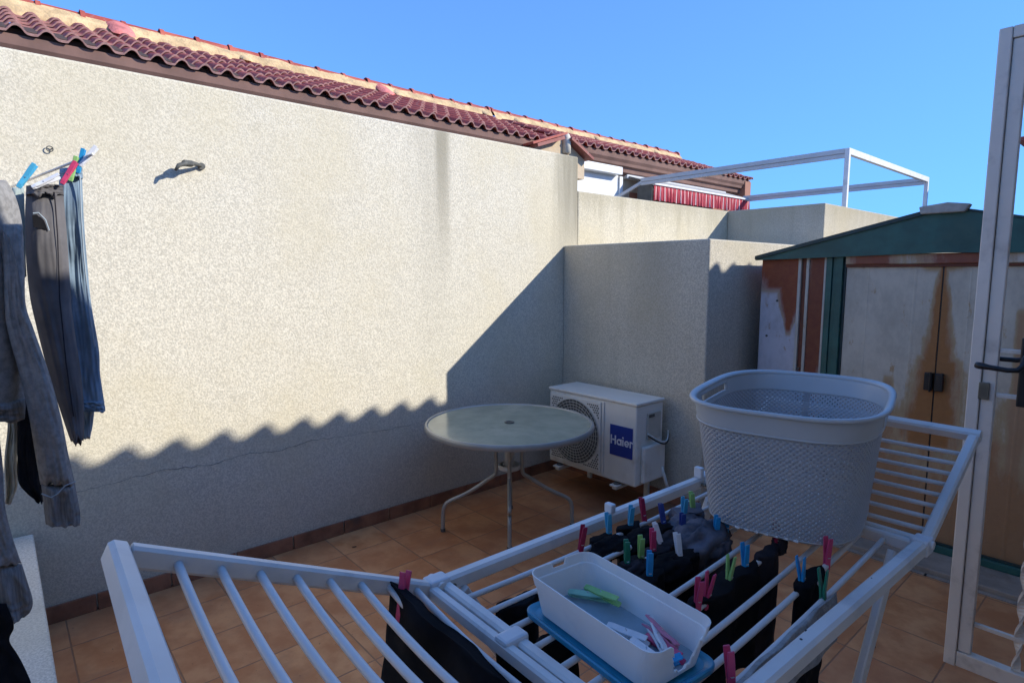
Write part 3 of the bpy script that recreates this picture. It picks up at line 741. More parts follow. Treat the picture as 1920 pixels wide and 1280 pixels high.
for (fx, fy) in feet:
    d = Vector((fx - tc_[0], fy - tc_[1], 0)); L = d.length; d /= L
    prof = [(.082, TH - .014), (.082, .50), (.082, .40), (.092, .365), (.135, .335), (.19, .295), (.27, .245), (L - .04, .195), (L - .012, .165), (L - .002, .125), (L, .06), (L + .002, 0.006)]
    pts = [Vector((tc_[0], tc_[1], 0)) + d * r_ + Vector((0, 0, z_)) for r_, z_ in prof]
    # smooth
    sp = []
    for i in range(len(pts) - 1):
        p0, p1, p2, p3 = pts[max(i-1, 0)], pts[i], pts[i+1], pts[min(i+2, len(pts)-1)]
        for k in range(5):
            t = k / 5; sp.append(.5 * ((2*p1) + (-p0+p2)*t + (2*p0-5*p1+4*p2-p3)*t*t + (-p0+3*p1-3*p2+p3)*t**3))
    sp.append(pts[-1])
    lg = MB().tube(sp, .0125, 12).build('leg', 'tableframe', tb, smooth=True)
    MB().cyl((fx, fy, 0), (fx + d.x * .002, fy + d.y * .002, .02), .0155, 12).build('foot_cap', 'acdark', lg)
b = MB().lathe([(.064, .405), (.069, .408), (.069, .432), (.064, .435), (.058, .432), (.058, .408)], (tc_[0], tc_[1], 0), 40); b.build('leg_ring', 'greywhite', tb, smooth=True)
MB().lathe([(.030, .39), (.030, TH - .014)], (tc_[0], tc_[1], 0), 20).build('parasol_tube', 'greywhite', tb, smooth=True)
MB().box((tc_[0] - .06, tc_[1] - .012, .412), (tc_[0] + .06, tc_[1] + .012, .43)).build('cross_bar', 'greywhite', tb)

# ------------------------------------------------------------------ drying rack
A0 = Vector((-.875, .595, 0)); ru = Vector((.035, .9994, 0)); rv = Vector((.9994, -.035, 0))
def P(u, v, z): return A0 + ru * u + rv * v + Vector((0, 0, z))
ZR = 1.03
rk = thing('drying_rack', tuple(P(.45, .26, 0)), 'white winged clothes drying rack standing across the foreground', 'drying rack')
def rbar(name, p, q, w=.024, h=.026, m='rack', par=None, up=(0, 0, 1), rd=.2):
    return MB().bar(p, q, w, h, up, rd).build(name, m, par or rk)
UE = .872
nearv = [.061, .122, .185, .247, .308, .362, .415, .457, .497]; farv = [.045, .095, .145, .195, .245, .30, .357, .405, .45]
rbar('side_rail', P(0, -.002, ZR - .012), P(UE, -.012, ZR - .012), .026, .03)
rbar('side_rail', P(-.02, .52, ZR - .012), P(UE + .015, .517, ZR - .012), .028, .032)
rbar('end_rail', P(.0, .012, ZR - .014), P(-.005, .505, ZR - .014), .022, .026)
rbar('end_rail', P(UE, .002, ZR - .014), P(UE + .005, .503, ZR - .014), .02, .026)
for a_, c_ in zip(nearv, farv): MB().tube([P(.010 + (UE - .018) * q / 8, a_ + (c_ - a_) * q / 8, ZR - .015 - .008 * (1 - (q / 4 - 1) ** 2)) for q in range(9)], .0056, 10).build('rod', 'rod', rk, smooth=True)
def rodpt(i, u):
    return P(u, nearv[i] + (farv[i] - nearv[i]) * u / UE, ZR - .015 - .008 * (1 - (2 * u / UE - 1) ** 2))
# left wing
WL0, WL1 = -.028, -.50
def zl(u): return 1.03 + (1.247 - 1.03) * (u - WL0) / (WL1 - WL0)
upL = (P(0, 0, 0) - P(1, 0, 0)); nL = Vector((0, 0, 1)) * .47 + ru * .217
rbar('wing_outer_rail', P(WL1, -.010, zl(WL1) - .012), P(WL1, .530, zl(WL1) - .012), .026, .032, up=nL)
rbar('wing_hinge_rail', P(WL0, .012, 1.018), P(WL0, .508, 1.018), .018, .024)
for v_ in (0, .52): rbar('wing_side_bar', P(WL0, v_, 1.018), P(WL1 + .014, v_, zl(WL1 + .014) - .01), .022, .030, up=nL)
for k in range(8):
    u = -.115 - .0528 * k + .0528; u = u if k else -.062
    MB().tube([P(u, .010 + .5 * q / 10, zl(u) - .012 - .020 * (1 - (q / 5 - 1) ** 2)) for q in range(11)], .0062, 10).build('wing_rod', 'rod', rk, smooth=True)
# right wing
WR0, WR1 = UE + .028, 1.225
def zr_(u): return 1.03 + (1.212 - 1.03) * (u - WR0) / (WR1 - WR0)
nR = Vector((0, 0, 1)) * .325 - ru * .182
rbar('wing_outer_rail', P(WR1, -.012, zr_(WR1) - .01), P(WR1, .532, zr_(WR1) - .01), .024, .028, up=nR)
rbar('wing_hinge_rail', P(WR0, .012, 1.018), P(WR0, .505, 1.018), .018, .026)
for v_ in (0, .52): rbar('wing_side_bar', P(WR0 - .005, v_, 1.02), P(WR1 - .012, v_, zr_(WR1 - .012) - .01), .022, .026, up=nR)
for k in range(8):
    u = WR0 + .035 + k * .0325
    MB().tube([P(u, .010 + .5 * q / 8, zr_(u) - .012 - .004 * (1 - (q / 4 - 1) ** 2)) for q in range(9)], .0054, 10).build('wing_rod', 'rod', rk, smooth=True)
# hinges
for (u, v, s_) in ((-.012, -.002, 1), (-.012, .520, 1), (UE + .014, -.012, 1), (UE + .014, .517, 1)):
    h_ = MB().box((-.022, -.017, -.028), (.022, .017, .008), lambda p, u=u, v=v: P(u + p.x, v + p.y, ZR + p.z)).build('hinge', 'hinge', rk, bevel=.005)
    MB().tube([P(u, v - .022, ZR - .004), P(u, v + .022, ZR - .004)], .009, 12).build('pin', 'rack', h_)
for (v) in (.22,): MB().box((-.03, -.016, -.02), (.018, .016, .006), lambda p, v=v: P(-.006 + p.x, v + p.y, ZR + p.z)).build('clip', 'hinge', rk, bevel=.005)
MB().box((-.006, -.012, 0), (.010, .012, .022), lambda p: P(.475 + p.x, -.006 + p.y, ZR + .003 + p.z)).build('catch', 'hinge', rk, bevel=.003)
MB().box((-.006, -.012, 0), (.010, .012, .030), lambda p: P(UE - .02 + p.x, -.01 + p.y, ZR + .003 + p.z)).build('catch', 'hinge', rk, bevel=.003)
for (u, v, dz, r_) in ((.33, .515, .0052, .0024), (.36, .509, .0052, .0016), (.10, .512, .0052, .0016), (.62, .512, .0052, .0013)):
    MB().cyl(P(u, v, ZR + dz - .003), P(u, v, ZR + dz - .0007), r_, 8).build('scuff', 'blackmetal', rk)
for (u, v) in ((.018, .012), (UE - .02, .012)):
    MB().cyl(P(u, v + .002, ZR - .014), P(u, v - .028, ZR - .014), .0045, 10).build('screw', 'brass', rk)
# crossed legs
for v_ in (.035, .475):
    rbar('leg', P(UE - .02, v_, ZR - .03), P(.25, v_, .02), .016, .034, up=ru)
for v_ in (.015, .495):
    rbar('leg', P(.03, v_, ZR - .03), P(.64, v_, .02), .016, .034, up=ru)
rbar('foot_bar', P(.25, -.01, .014), P(.25, .52, .014), .026, .026); rbar('foot_bar', P(.64, -.01, .014), P(.64, .52, .014), .026, .026)
for v_ in (.025, .485): MB().tube([P(.448, v_ - .02, .50), P(.448, v_ + .02, .50)], .016, 12).build('pivot', 'hinge', rk)

# ------------------------------------------------------------------ laundry basket
BC = Vector((-.602, 1.433, 0)); by = .238; BA, BB = .282, .193; BZ1, BZ0 = 1.322, 1.040
bl = Vector((-math.sin(by), math.cos(by), 0)); bw = Vector((math.cos(by), math.sin(by), 0))
bk = thing('laundry_basket', (BC.x, BC.y, BZ0), 'grey blue plastic laundry basket with woven pattern and hand holes, on the drying rack', 'laundry basket')
NB = 120
def bring(t, off=0, z=None):
    """t 0 bottom .. 1 top"""
    f = (1 - t)
    out = []
    for k in range(NB):
        a = 2*PI*k/NB; c_, s_ = math.cos(a), math.sin(a); m_ = 3.3 + .2 * f
        uu = math.copysign(abs(c_) ** (2/m_), c_); vv = math.copysign(abs(s_) ** (2/m_), s_)
        A_ = BA - .045 * f - (.05 * f if uu > 0 else 0) + off; B_ = BB - .026 * f - (.012 * f if vv < 0 else 0) + off
        out.append(BC + bl * (uu * A_) + bw * (vv * B_) + Vector((0, 0, BZ0 + (BZ1 - BZ0) * t if z is None else z)))
    return out
def is_hole(k, t):
    a = 360 * k / NB
    return .86 < t < .94 and (abs(a - 270) < 11 or abs(a - 90) < 11)
def band(ts, off, m, name, weave=False, holes=False):
    b = MB(); rows = [bring(t, off) for t in ts]; vs = [v for r_ in rows for v in r_]; fs = []
    for i in range(len(ts) - 1):
        for k in range(NB):
            if holes and is_hole(k + .5, (ts[i] + ts[i+1]) / 2): continue
            fs.append((i*NB+k, i*NB+(k+1) % NB, (i+1)*NB+(k+1) % NB, (i+1)*NB+k))
    b.add(vs, fs); return b
# woven wall with its own geometry: little raised knobs
def weave_wall():
    import bmesh
    NA = 400; NR = 46; vs = []; t0, t1 = .035, .815
    base = []
    for i in range(NR * 2 + 1):
        t = t0 + (t1 - t0) * i / (NR * 2); f = 1 - t
        for k in range(NA):
            a = 2*PI*k/NA; c_, s_ = math.cos(a), math.sin(a); m_ = 3.3 + .2 * f
            uu = math.copysign(abs(c_) ** (2/m_), c_); vv = math.copysign(abs(s_) ** (2/m_), s_)
            A_ = BA - .045 * f - (.05 * f if uu > 0 else 0); B_ = BB - .026 * f - (.012 * f if vv < 0 else 0)
            vs.append(BC + bl * (uu * A_) + bw * (vv * B_) + Vector((0, 0, BZ0 + (BZ1 - BZ0) * t)))
    return vs, NA, NR * 2 + 1
vs, NA, NRR = weave_wall()
# even arc-length uv
uvs = []; ring = vs[:NA]; cum = [0]
for k in range(NA): cum.append(cum[-1] + (ring[(k+1) % NA] - ring[k]).length)
for i in range(NRR):
    for k in range(NA): uvs.append((cum[k] / .0098, (i / (NRR - 1)) * .220 / .0090))
b = MB(); b.add(vs, [(i*NA+k, i*NA+(k+1) % NA, (i+1)*NA+(k+1) % NA, (i+1)*NA+k) for i in range(NRR - 1) for k in range(NA)])
# displace in the mesh: knobs out, pits in
ctr = BC
for i in range(NRR):
    for k in range(NA):
        u_, v_ = uvs[i*NA+k]; hgt = math.sin(2*PI*(u_ + v_) * .5) * math.sin(2*PI*(u_ - v_) * .5)
        d = (b.v[i*NA+k] - ctr); d.z = 0; d.normalize(); b.v[i*NA+k] = b.v[i*NA+k] + d * (.0 * hgt)
b.build('woven_wall', 'basketweave', bk, smooth=True, uv=uvs)
ts = [.815, .825, .84, .85, .86, .88, .90, .92, .94, .955, .97]
smooth_by_angle(band(ts, .0015, 'basket', 'x', holes=True).build('collar', 'basket', bk, solid=.004), 50)
b = MB(); lo = bring(.735, .0045); hi = bring(.735, .0045, BZ0 + (BZ1 - BZ0) * .735 + .006)
# rolled rim
prof = [(.0, .970), (.003, .988), (.008, 1.0), (.013, .999), (.0145, .990), (.0138, .982), (.011, .987), (.008, .993)]
rows = [bring(1.0, o_ - .002, BZ0 + (BZ1 - BZ0) * t_) for o_, t_ in prof]
b = MB(); b.add([v for r_ in rows for v in r_], [(i*NB+k, i*NB+(k+1) % NB, ((i+1))*NB+(k+1) % NB, (i+1)*NB+k) for i in range(len(prof) - 1) for k in range(NB)])
smooth_by_angle(b.build('rim', 'basket', bk, solid=.003), 60)
rows = [bring(.812, .0025), bring(.818, .0035), bring(.826, .0025)]
b = MB(); b.add([v for r_ in rows for v in r_], [(i*NB+k, i*NB+(k+1) % NB, (i+1)*NB+(k+1) % NB, (i+1)*NB+k) for i in range(2) for k in range(NB)]); b.build('collar_lip', 'basket', bk, smooth=True, solid=.003)
r0 = bring(0.0, -.006, BZ0 + .004); r1 = bring(.035, 0)
b = MB(); b.add(r0 + r1, [(k, (k+1) % NB, NB + (k+1) % NB, NB + k) for k in range(NB)])
b.build('bottom_curve', 'basket', bk, smooth=True, solid=.004)
b = MB(); b.add(bring(0.0, -.005, BZ0 + .0045), [tuple(range(NB))]); b.build('base', 'basket', bk, solid=.003)
b = MB()       # raised dots on the base
for i in range(-11, 12):
    for j in range(-7, 8):
        if abs(i/12) ** 3 + abs(j/8) ** 3 < .86:
            p = BC + bl * (i * .0195 - .02) + bw * (j * .0195); b.box((p.x - .0045, p.y - .0045, BZ0 + .006), (p.x + .0045, p.y + .0045, BZ0 + .010))
b.build('base_studs', 'tub', bk)
for s_ in (90, 270):
    b = MB(); pts = []
    kk = [k for k in range(-4, 5)]
    lo = [bring(.86, .002)[(k + (NB * s_ // 360)) % NB] for k in kk]; hi = [bring(.94, .002)[(k + (NB * s_ // 360)) % NB] for k in kk]
    MB().tube(lo + hi[::-1], .0035, 6, closed=True).build('handle_hole_rim', 'basket', bk, smooth=True)

# ------------------------------------------------------------------ tub of pegs
tl = Vector((P(.0, .27, 0) - P(.018, .0, 0))).normalized(); ts_ = Vector((-tl.y, tl.x, 0))
TC = P(.118, .318, 0); THL, THS = .136, .068
if ts_.dot(ru) < 0: ts_ = -ts_
def TP(a, c_, z): return TC + tl * a + ts_ * c_ + Vector((0, 0, z))
def rrect(hl, hs, r, n=7):
    out = []
    for (sx, sy, a0) in ((1, 1, 0), (-1, 1, 90), (-1, -1, 180), (1, -1, 270)):
        for i in range(n + 1):
            a = R(a0 + 90 * i / n); out.append((sx * (hl - r) + r * math.cos(a), sy * (hs - r) + r * math.sin(a)))
    return out
tub = thing('peg_tub', tuple(TC + Vector((0, 0, 1.026))), 'milky white plastic tub with a broken corner on a blue lid, holding loose pegs', 'plastic tub')
poly = rrect(THL + .006, THS + .008, .022)
b = MB(); n = len(poly); vs = []
for z_, o_ in ((1.0225, -.002), (1.0225, 0), (1.031, .001), (1.0335, -.001), (1.031, -.006), (1.028, -.010)):
    for x, y in rrect(THL + .006 + o_, THS + .008 + o_, .022): vs.append(TP(x, y, z_))
b.add(vs, [(i*n+k, i*n+(k+1) % n, (i+1)*n+(k+1) % n, (i+1)*n+k) for i in range(5) for k in range(n)] + [tuple(range(n))[::-1], tuple(range(5*n, 6*n))]); b.build('lid', 'lid', tub, smooth=False, bevel=.001)
hT = .064; zb = 1.0335
def ring_pts(f, NS=160):
    """walk round the tub wall"""
    base = rrect(THL - .012 + .012 * f, THS - .008 + .008 * f, .026 - .004 * f, 10); res = []
    L = [0]
    for i in range(len(base)): 
        a, c_ = base[i], base[(i+1) % len(base)]; L.append(L[-1] + math.hypot(c_[0]-a[0], c_[1]-a[1]))
    for s in range(NS):
        d = L[-1] * s / NS; i = max(j for j in range(len(base)) if L[j] <= d); t = (d - L[i]) / max(1e-9, L[i+1] - L[i]); a, c_ = base[i], base[(i+1) % len(base)]
        res.append((a[0] + (c_[0]-a[0]) * t, a[1] + (c_[1]-a[1]) * t))
    return res
NS = 160; fr = [0, .2, .4, .6, .72, .74, .86, 1.0]; top = []
rp = ring_pts(1, NS)
for s in range(NS):
    x, y = rp[s]; h_ = 1.0
    # broken end: the far short side (towards +tl) has lost a jagged piece
    if x > THL - .035 and -.034 < y < .044:
        h_ = .12 + .10 * (1 if (s % 5 == 0) else 0) + max(0, (-.005 - y) / .023) * .75 + (max(0, (y - .025) / .02) * .7)
    if x < -THL + .006 and -.012 < y < .014: h_ = .84      # thumb notch
    top.append(min(1, h_))
vs = []
for f in fr:
    rr = ring_pts(f, NS)
    for s in range(NS):
        x, y = rr[s]; ff = min(f, top[s]); o_ = .0022 if ff > .73 else 0
        q = math.hypot(x, y); vs.append(TP(x * (1 + o_ / q), y * (1 + o_ / q), zb + hT * ff))
b = MB(); b.add(vs, [(i*NS+k, i*NS+(k+1) % NS, (i+1)*NS+(k+1) % NS, (i+1)*NS+k) for i in range(len(fr) - 1) for k in range(NS) if not (top[k] < fr[i] + .001 and top[(k+1) % NS] < fr[i] + .001)])
b.build('tub_wall', 'tub', tub, solid=.0018)
b = MB(); b.add([TP(x, y, zb + .002) for x, y in ring_pts(0, NS)], [tuple(range(NS))]); b.build('tub_floor', 'tubfloor', tub, solid=.002)

# ------------------------------------------------------------------ clothes pegs
def peg_meshes(col):
    def prong(s):
        b = MB(); prof = [(0, .0), (.0, .009), (.0, .0035), (0, .0)]
        z = [0, .006, .010, .022, .030, .036, .050, .072]; out_ = [.0005, .0005, .0022, .0005, .0006, .0010, .0034, .0062]; th = [.0035, .0042, .0032, .0045, .0045, .0045, .0036, .0028]; hw = [.0046, .0055, .0055, .0058, .0060, .0060, .0060, .0052]
        vs = []
        for a, o_, t_, w_ in zip(z, out_, th, hw):
            vs += [(s * o_, -w_, a), (s * o_, w_, a), (s * (o_ + t_), w_ * .9, a), (s * (o_ + t_), -w_ * .9, a)]
        m_ = len(z); b.add(vs, [(i*4+k, i*4+(k+1) % 4, (i+1)*4+(k+1) % 4, (i+1)*4+k) for i in range(m_ - 1) for k in range(4)] + [(0, 1, 2, 3), tuple(range(4*m_ - 4, 4*m_))[::-1]])
        return b
    return prong(-1), prong(1)
pegcache = {}
def set_axes(o, up, side, loc):
    z = Vector(up).normalized(); y = Vector(side); y = (y - z * y.dot(z)).normalized(); x = y.cross(z)
    m_ = Matrix((x, y, z)).transposed().to_4x4(); m_.translation = Vector(loc); o.matrix_world = m_
def peg(col, loc, up, side, label, group='clothes pegs on the drying rack'):
    if col not in pegcache:
        root = thing('clothes_peg', (0, 0, 0), label, 'clothes peg', group)
        a, c_ = peg_meshes(col)
        a.build('prong', 'peg_' + col, root, bevel=.0006, seg=1); c_.build('prong', 'peg_' + col, root, bevel=.0006, seg=1)
        MB().tube([(-.0065 + .0026 * i / 2, .0032 * math.cos(i * 1.2) , .033 + .0032 * math.sin(i * 1.2)) for i in range(11)], .0009, 5).build('spring', 'spring', root)
        pegcache[col] = root; r_ = root
    else:
        src = pegcache[col]; r_ = src.copy(); C.objects.link(r_)
        for ch in src.children:
            q = ch.copy(); C.objects.link(q); q.parent = r_
        r_['label'] = label
    r_['group'] = group
    set_axes(r_, up, side, loc); return r_

def rodpeg(col, i, u, label, lean=(0, 0), tw=0, dz=0):
    p = rodpt(i, u); up = Vector((lean[0], lean[1], 1)); side = ru * math.cos(tw) + rv * math.sin(tw)
    return peg(col, p + Vector((0, 0, -.012 + dz)), up, side, label)
PG = [
 ('dark red', 0, .31, 'lone dark red peg just behind the milky tub, nearest the outer rail'),
 ('sky blue', 0, .41, 'light blue peg standing over the dark green peg behind the tub'),
 ('green', 2, .33, 'dark green peg directly below the light blue peg behind the tub'),
 ('sky blue', 0, .48, 'light blue peg above the lime green peg on the outermost rod'),
 ('light green', 2, .375, 'lime green peg on the black socks behind the tub'),
 ('dark red', 0, .54, 'dark red peg half hidden in black socks near the outer rail'),
 ('pink', 2, .42, 'pink peg on the black socks to the right of the lime green peg'),
 ('blue', 3, .325, 'blue peg hanging over the back edge of the tub'),
 ('navy', 1, .545, 'navy peg leaning left between the dark socks'),
 ('sky blue', 1, .62, 'tall light blue peg above a navy peg, close to the outer rail'),
 ('navy', 2, .53, 'navy peg straight below the tall light blue peg'),
 ('white', 2, .46, 'white peg leaning left on the black socks'),
 ('white', 3, .44, 'white peg leaning right, end down in the black socks'),
 ('light green', 1, .665, 'lime green peg at the left foot of the laundry basket'),
 ('blue', 3, .58, 'blue peg on the crumpled grey knit below the lime green peg'),
 ('blue', 3, .625, 'blue peg on the crumpled grey knit nearest the laundry basket'),
 ('dark red', 5, .655, 'dark red peg on a charcoal sock in front of the basket'),
 ('light green', 5, .43, 'lime green peg beside a blue peg on the black briefs'),
 ('blue', 5, .505, 'blue peg beside the lime green peg on the black briefs'),
 ('pink', 5, .315, 'left one of two pink pegs at the far right edge of the tub'),
 ('pink', 5, .345, 'right one of two pink pegs at the far right edge of the tub'),
 ('blue', 7, .535, 'blue peg on the black sock nearest the near rail'),
 ('pink', 7, .655, 'pink peg on the top of the black sock below the basket'),
 ('green', 8, .52, 'dark green peg clipping the end of the grey towel'),
 ('pink', 8, .18, 'pink peg on the grey towel at the bottom edge of the picture'),
]
LEAN = {8: (-.30, .1), 11: (-.32, -.1), 12: (-.22, .05), 17: (.02, .1), 20: (.10, .05), 21: (-.10, 0), 23: (-.04, -.03), 5: (-.2, 0)}
for k, (c_, i, u, lb_) in enumerate(PG):
    ln = LEAN.get(k, (random.uniform(-.1, .1), random.uniform(-.1, .1)))
    rodpeg(c_, i, u, lb_, ln, random.uniform(.25, .7) if k not in (17, 20, 21, 23) else -.1)
# loose pegs in the tub
zt = zb + .009
def lying(col, a, c_, ang, label, tilt=.04, dz=0):
    d = tl * math.cos(R(ang)) + ts_ * math.sin(R(ang)); up = d + Vector((0, 0, tilt)); side = Vector((0, 0, 1)).cross(d)
    return peg(col, TP(a, c_, zt + dz), up, side + Vector((0, 0, .5)), label, 'loose pegs in the tub')
lying('light green', -.100, .030, 8, 'lime green loose peg in the left end of the tub', dz=.012)
lying('mint', -.115, .004, 35, 'mint green loose peg under the lime one in the tub', dz=.004)
lying('white', -.01, -.004, 12, 'white loose peg lying left of the pile in the tub')
lying('white', .095, .008, 150, 'white loose peg crossing the pile in the tub', dz=.008)
lying('white', .045, -.008, -8, 'white loose peg pointing at the broken corner of the tub', dz=.006)
lying('pink', .045, .024, -2, 'deep pink loose peg against the far side of the tub')
lying('pale pink', .100, .03, 172, 'pale pink loose peg across the pile in the tub', dz=.010)
lying('blue', .098, -.050, 78, 'bright blue loose peg by the broken corner of the tub')

# ------------------------------------------------------------------ cloth
def cloth(name, rows, thick, m, parent=None, seed=0, fold=.012, freq=3.0, nr=None, sub=10, M_=40, **kw):
    """rows: list of (left point, right point); a hanging piece of cloth with folds, closed and thick"""
    rows = [(Vector(a), Vector(c_)) for a, c_ in rows]; K = len(rows); dense = []
    for i in range(K - 1):
        for s in range(sub):
            t = s / sub
            def cr(j):
                p0, p1, p2, p3 = rows[max(i-1, 0)][j], rows[i][j], rows[i+1][j], rows[min(i+2, K-1)][j]
                return .5 * ((2*p1) + (-p0+p2)*t + (2*p0-5*p1+4*p2-p3)*t*t + (-p0+3*p1-3*p2+p3)*t**3)
            dense.append((cr(0), cr(1)))
    dense.append(rows[-1]); b = MB(); vs = []; N = len(dense)
    for i, (a, c_) in enumerate(dense):
        w_ = (c_ - a); n_ = nr or Vector((w_.y, -w_.x, 0)); n_ = Vector(n_).normalized(); tt = i / (N - 1)
        edge = math.sin(PI * min(1, max(0, tt * 6)) / 2) ** .5 if tt < 1/6 else (max(0, math.sin(PI * min(1, (1 - tt) * 12) / 2)) ** .5)
        for side in (1, -1):
            for k in range(M_):
                s = k / (M_ - 1)
                if side < 0: s = 1 - s
                rip = fold * (math.sin(freq * 2*PI * s + seed + 1.2 * math.sin(tt * 3 + seed)) * .6 + mnoise.noise(Vector((s * freq * 1.3, tt * 2.2, seed))) * 1.1 + .5 * mnoise.noise(Vector((s * 9, tt * 9, seed + 5))))
                rip *= (.35 + .65 * min(1, tt * 3))
                th = thick * max(.06, (1 - abs(2*s - 1) ** 4)) * max(.15, edge)
                p = a.lerp(c_, s) + n_ * (rip + side * th / 2)
                p.z += .006 * mnoise.noise(Vector((s * 5, seed, 3))) * (1 if tt > .9 else 0) * 3
                vs.append(p)
    Q = 2 * M_
    b.add(vs, [(i*Q+k, i*Q+(k+1) % Q, (i+1)*Q+(k+1) % Q, (i+1)*Q+k) for i in range(N - 1) for k in range(Q)] + [tuple(range(Q))[::-1], tuple(range((N-1)*Q, N*Q))])
    return b.build(name, m, parent, smooth=True, **kw)

def hang(name, i, u0, u1, drop, m, label, seed, thick=.012, fold=.008, top=.014, skew=0, taper=0, lift=0, freq=1.5, cat='sock', group=None, bias=0):
    """a piece folded over rod i between u0 and u1"""
    a0, c0 = rodpt(i, u0) + rv * bias, rodpt(i, u1) + rv * bias; Z = Vector((0, 0, 1)); rows = []
    thick += .016
    for t in (0, .05, .3, .6, .85, 1):
        k = taper * t
        rows.append((a0 + ru * (k + skew * t) + Z * (top - drop * t), c0 + ru * (-k + skew * t) + Z * (top - drop * t * (1 + .03 * math.sin(seed * 7)))))
    o = cloth(name, rows, thick, m, None, seed, fold, freq, nr=rv)
    return tag(o, label, cat, group)
hang('black_sock', 0, .345, .42, .20, 'black', 'black sock on the outermost rod behind the tub', 1)
hang('black_sock', 0, .44, .515, .19, 'black', 'black sock on the outermost rod right of the first one', 2)
hang('black_sock', 2, .30, .385, .20, 'black', 'black sock under the dark green and lime pegs', 3, thick=.02)
hang('black_sock', 2, .395, .48, .22, 'charcoal', 'faded black sock under the pink peg behind the tub', 4, thick=.02)
hang('black_sock', 3, .28, .37, .20, 'black', 'black sock hanging over the back edge of the tub', 5, thick=.018)
hang('black_sock', 3, .385, .50, .24, 'black', 'black sock below the two white pegs', 6, thick=.022)
hang('black_sock', 1, .50, .60, .16, 'black', 'black sock below the leaning navy peg', 7, thick=.022)
hang('grey_sock', 1, .60, .70, .13, 'greyknit', 'crumpled blue grey sock near the far corner of the rack', 8, thick=.035, fold=.02, top=.022)
def bundle(name, c_, r, m, label, seed, cat):
    """crumpled knit lying over rods"""
    b = MB(); n, k_ = 36, 24; vs = []
    for i in range(k_ + 1):
        th = PI * i / k_
        for j in range(n):
            ph = 2*PI*j/n; d = Vector((math.sin(th) * math.cos(ph), math.sin(th) * math.sin(ph), math.cos(th)))
            q = 1 + .35 * mnoise.noise(d * 2.0 + Vector((seed, 0, 0))) + .16 * mnoise.noise(d * 5 + Vector((0, seed, 0))) + .07 * abs(math.sin(ph * 7 + th * 5))
            vs.append(Vector(c_) + ru * (d.x * r[0] * q) + rv * (d.y * r[1] * q) + Vector((0, 0, d.z * r[2] * q)))
    b.add(vs, [(i*n+j, i*n+(j+1) % n, (i+1)*n+(j+1) % n, (i+1)*n+j) for i in range(k_) for j in range(n)])
    return tag(b.build(name, m, None, smooth=True), label, cat)
bundle('grey_knit', P(.555, .19, 1.0), (.085, .05, .045), 'greyknit', 'crumpled grey knit top pegged with two blue pegs by the basket', 3, 'clothing')
for q_, (u_, v_, r_, m_, l_) in enumerate([(.375, .085, (.055, .026, .022), 'black', 'crumpled black sock lying between the outer rods behind the tub'), (.47, .105, (.06, .03, .022), 'black', 'crumpled black sock lying right of the light blue pegs'), (.41, .215, (.06, .03, .020), 'black', 'crumpled black sock bridging the rods in front of the white pegs'), (.50, .155, (.06, .028, .022), 'charcoal', 'crumpled charcoal sock left of the grey knit'), (.34, .175, (.045, .022, .018), 'charcoal', 'crumpled charcoal sock with a pale pattern close to the tub'), (.60, .12, (.06, .04, .025), 'greyknit', 'crumpled blue grey sock beside the outer rail near the basket')]):
    bundle('crumpled_sock', P(u_, v_, 1.006), r_, m_, l_, 11 + q_, 'sock')
hang('grey_sock', 3, .515, .62, .17, 'greyknit', 'grey sock drooping from the crumpled knit', 9, thick=.03, fold=.015)
hang('black_briefs', 5, .29, .545, .20, 'black', 'black briefs with small white tags pegged by two pink and two other pegs', 10, thick=.02, fold=.014, freq=2, cat='briefs')
hang('charcoal_sock', 5, .56, .645, .34, 'charcoal', 'long charcoal sock hanging below the dark red peg', 11, thick=.014)
bundle('charcoal_cloth', rodpt(5, .665) + Vector((0, 0, .002)), (.022, .014, .022), 'charcoal', 'small charcoal wad pinched under the dark red peg', 4, 'clothing')
hang('black_sock', 7, .50, .625, .24, 'black', 'black sock on the rod beside the grey towel', 12, thick=.016, taper=.0)
hang('black_sock', 6, .10, .21, .20, 'black', 'black sock hanging below the broken end of the tub', 13, thick=.016)
hang('black_sock', 1, .03, .14, .17, 'black', 'black sock hanging under the left end of the tub', 14, thick=.016, top=0)
hang('black_sock', 3, .02, .12, .20, 'black', 'black sock under the middle of the tub', 15, thick=.016, top=0)
# small white care tags
for (i, u, lb_) in ((1, .47, 'small white care tag standing among the black socks'), (5, .40, 'small white care tag on the black briefs'), (7, .57, 'small white care tag on the black sock by the grey towel')):
    p = rodpt(i, u) + rv * .012 + Vector((0, 0, .01)); b = MB().bar(p, p + Vector((.006, .010, -.018)), .010, .0015, up=tuple(rv)); tag(b.build('care_tag', 'lettering'), lb_, 'tag')
# grey towel folded over the last rod
rows = []
for (du, dz) in ((0, .010), (0, .004), (.004, -.03), (.006, -.05), (.004, -.068), (.0, -.080)):
    rows.append((rodpt(8, -.02 + du) + rv * (.010 + abs(dz) * .08) + Vector((0, 0, dz)), rodpt(8, .55 - du) + rv * (.010 + abs(dz) * .08) + Vector((0, 0, dz))))
tag(cloth('grey_towel', rows, .008, 'towel', None, 21, .004, 5, nr=rv), 'grey towel folded over the rod nearest the near rail', 'towel')
rows = [(rodpt(8, .05 + 0) + rv * -.004 + Vector((0, 0, dz)), rodpt(8, .50) + rv * -.004 + Vector((0, 0, dz))) for dz in (.006, -.1, -.25, -.34)]
tag(cloth('black_trousers', rows, .01, 'black', None, 22, .006, 3, nr=rv), 'black trousers hanging under the grey towel at the bottom edge', 'trousers') if False else None
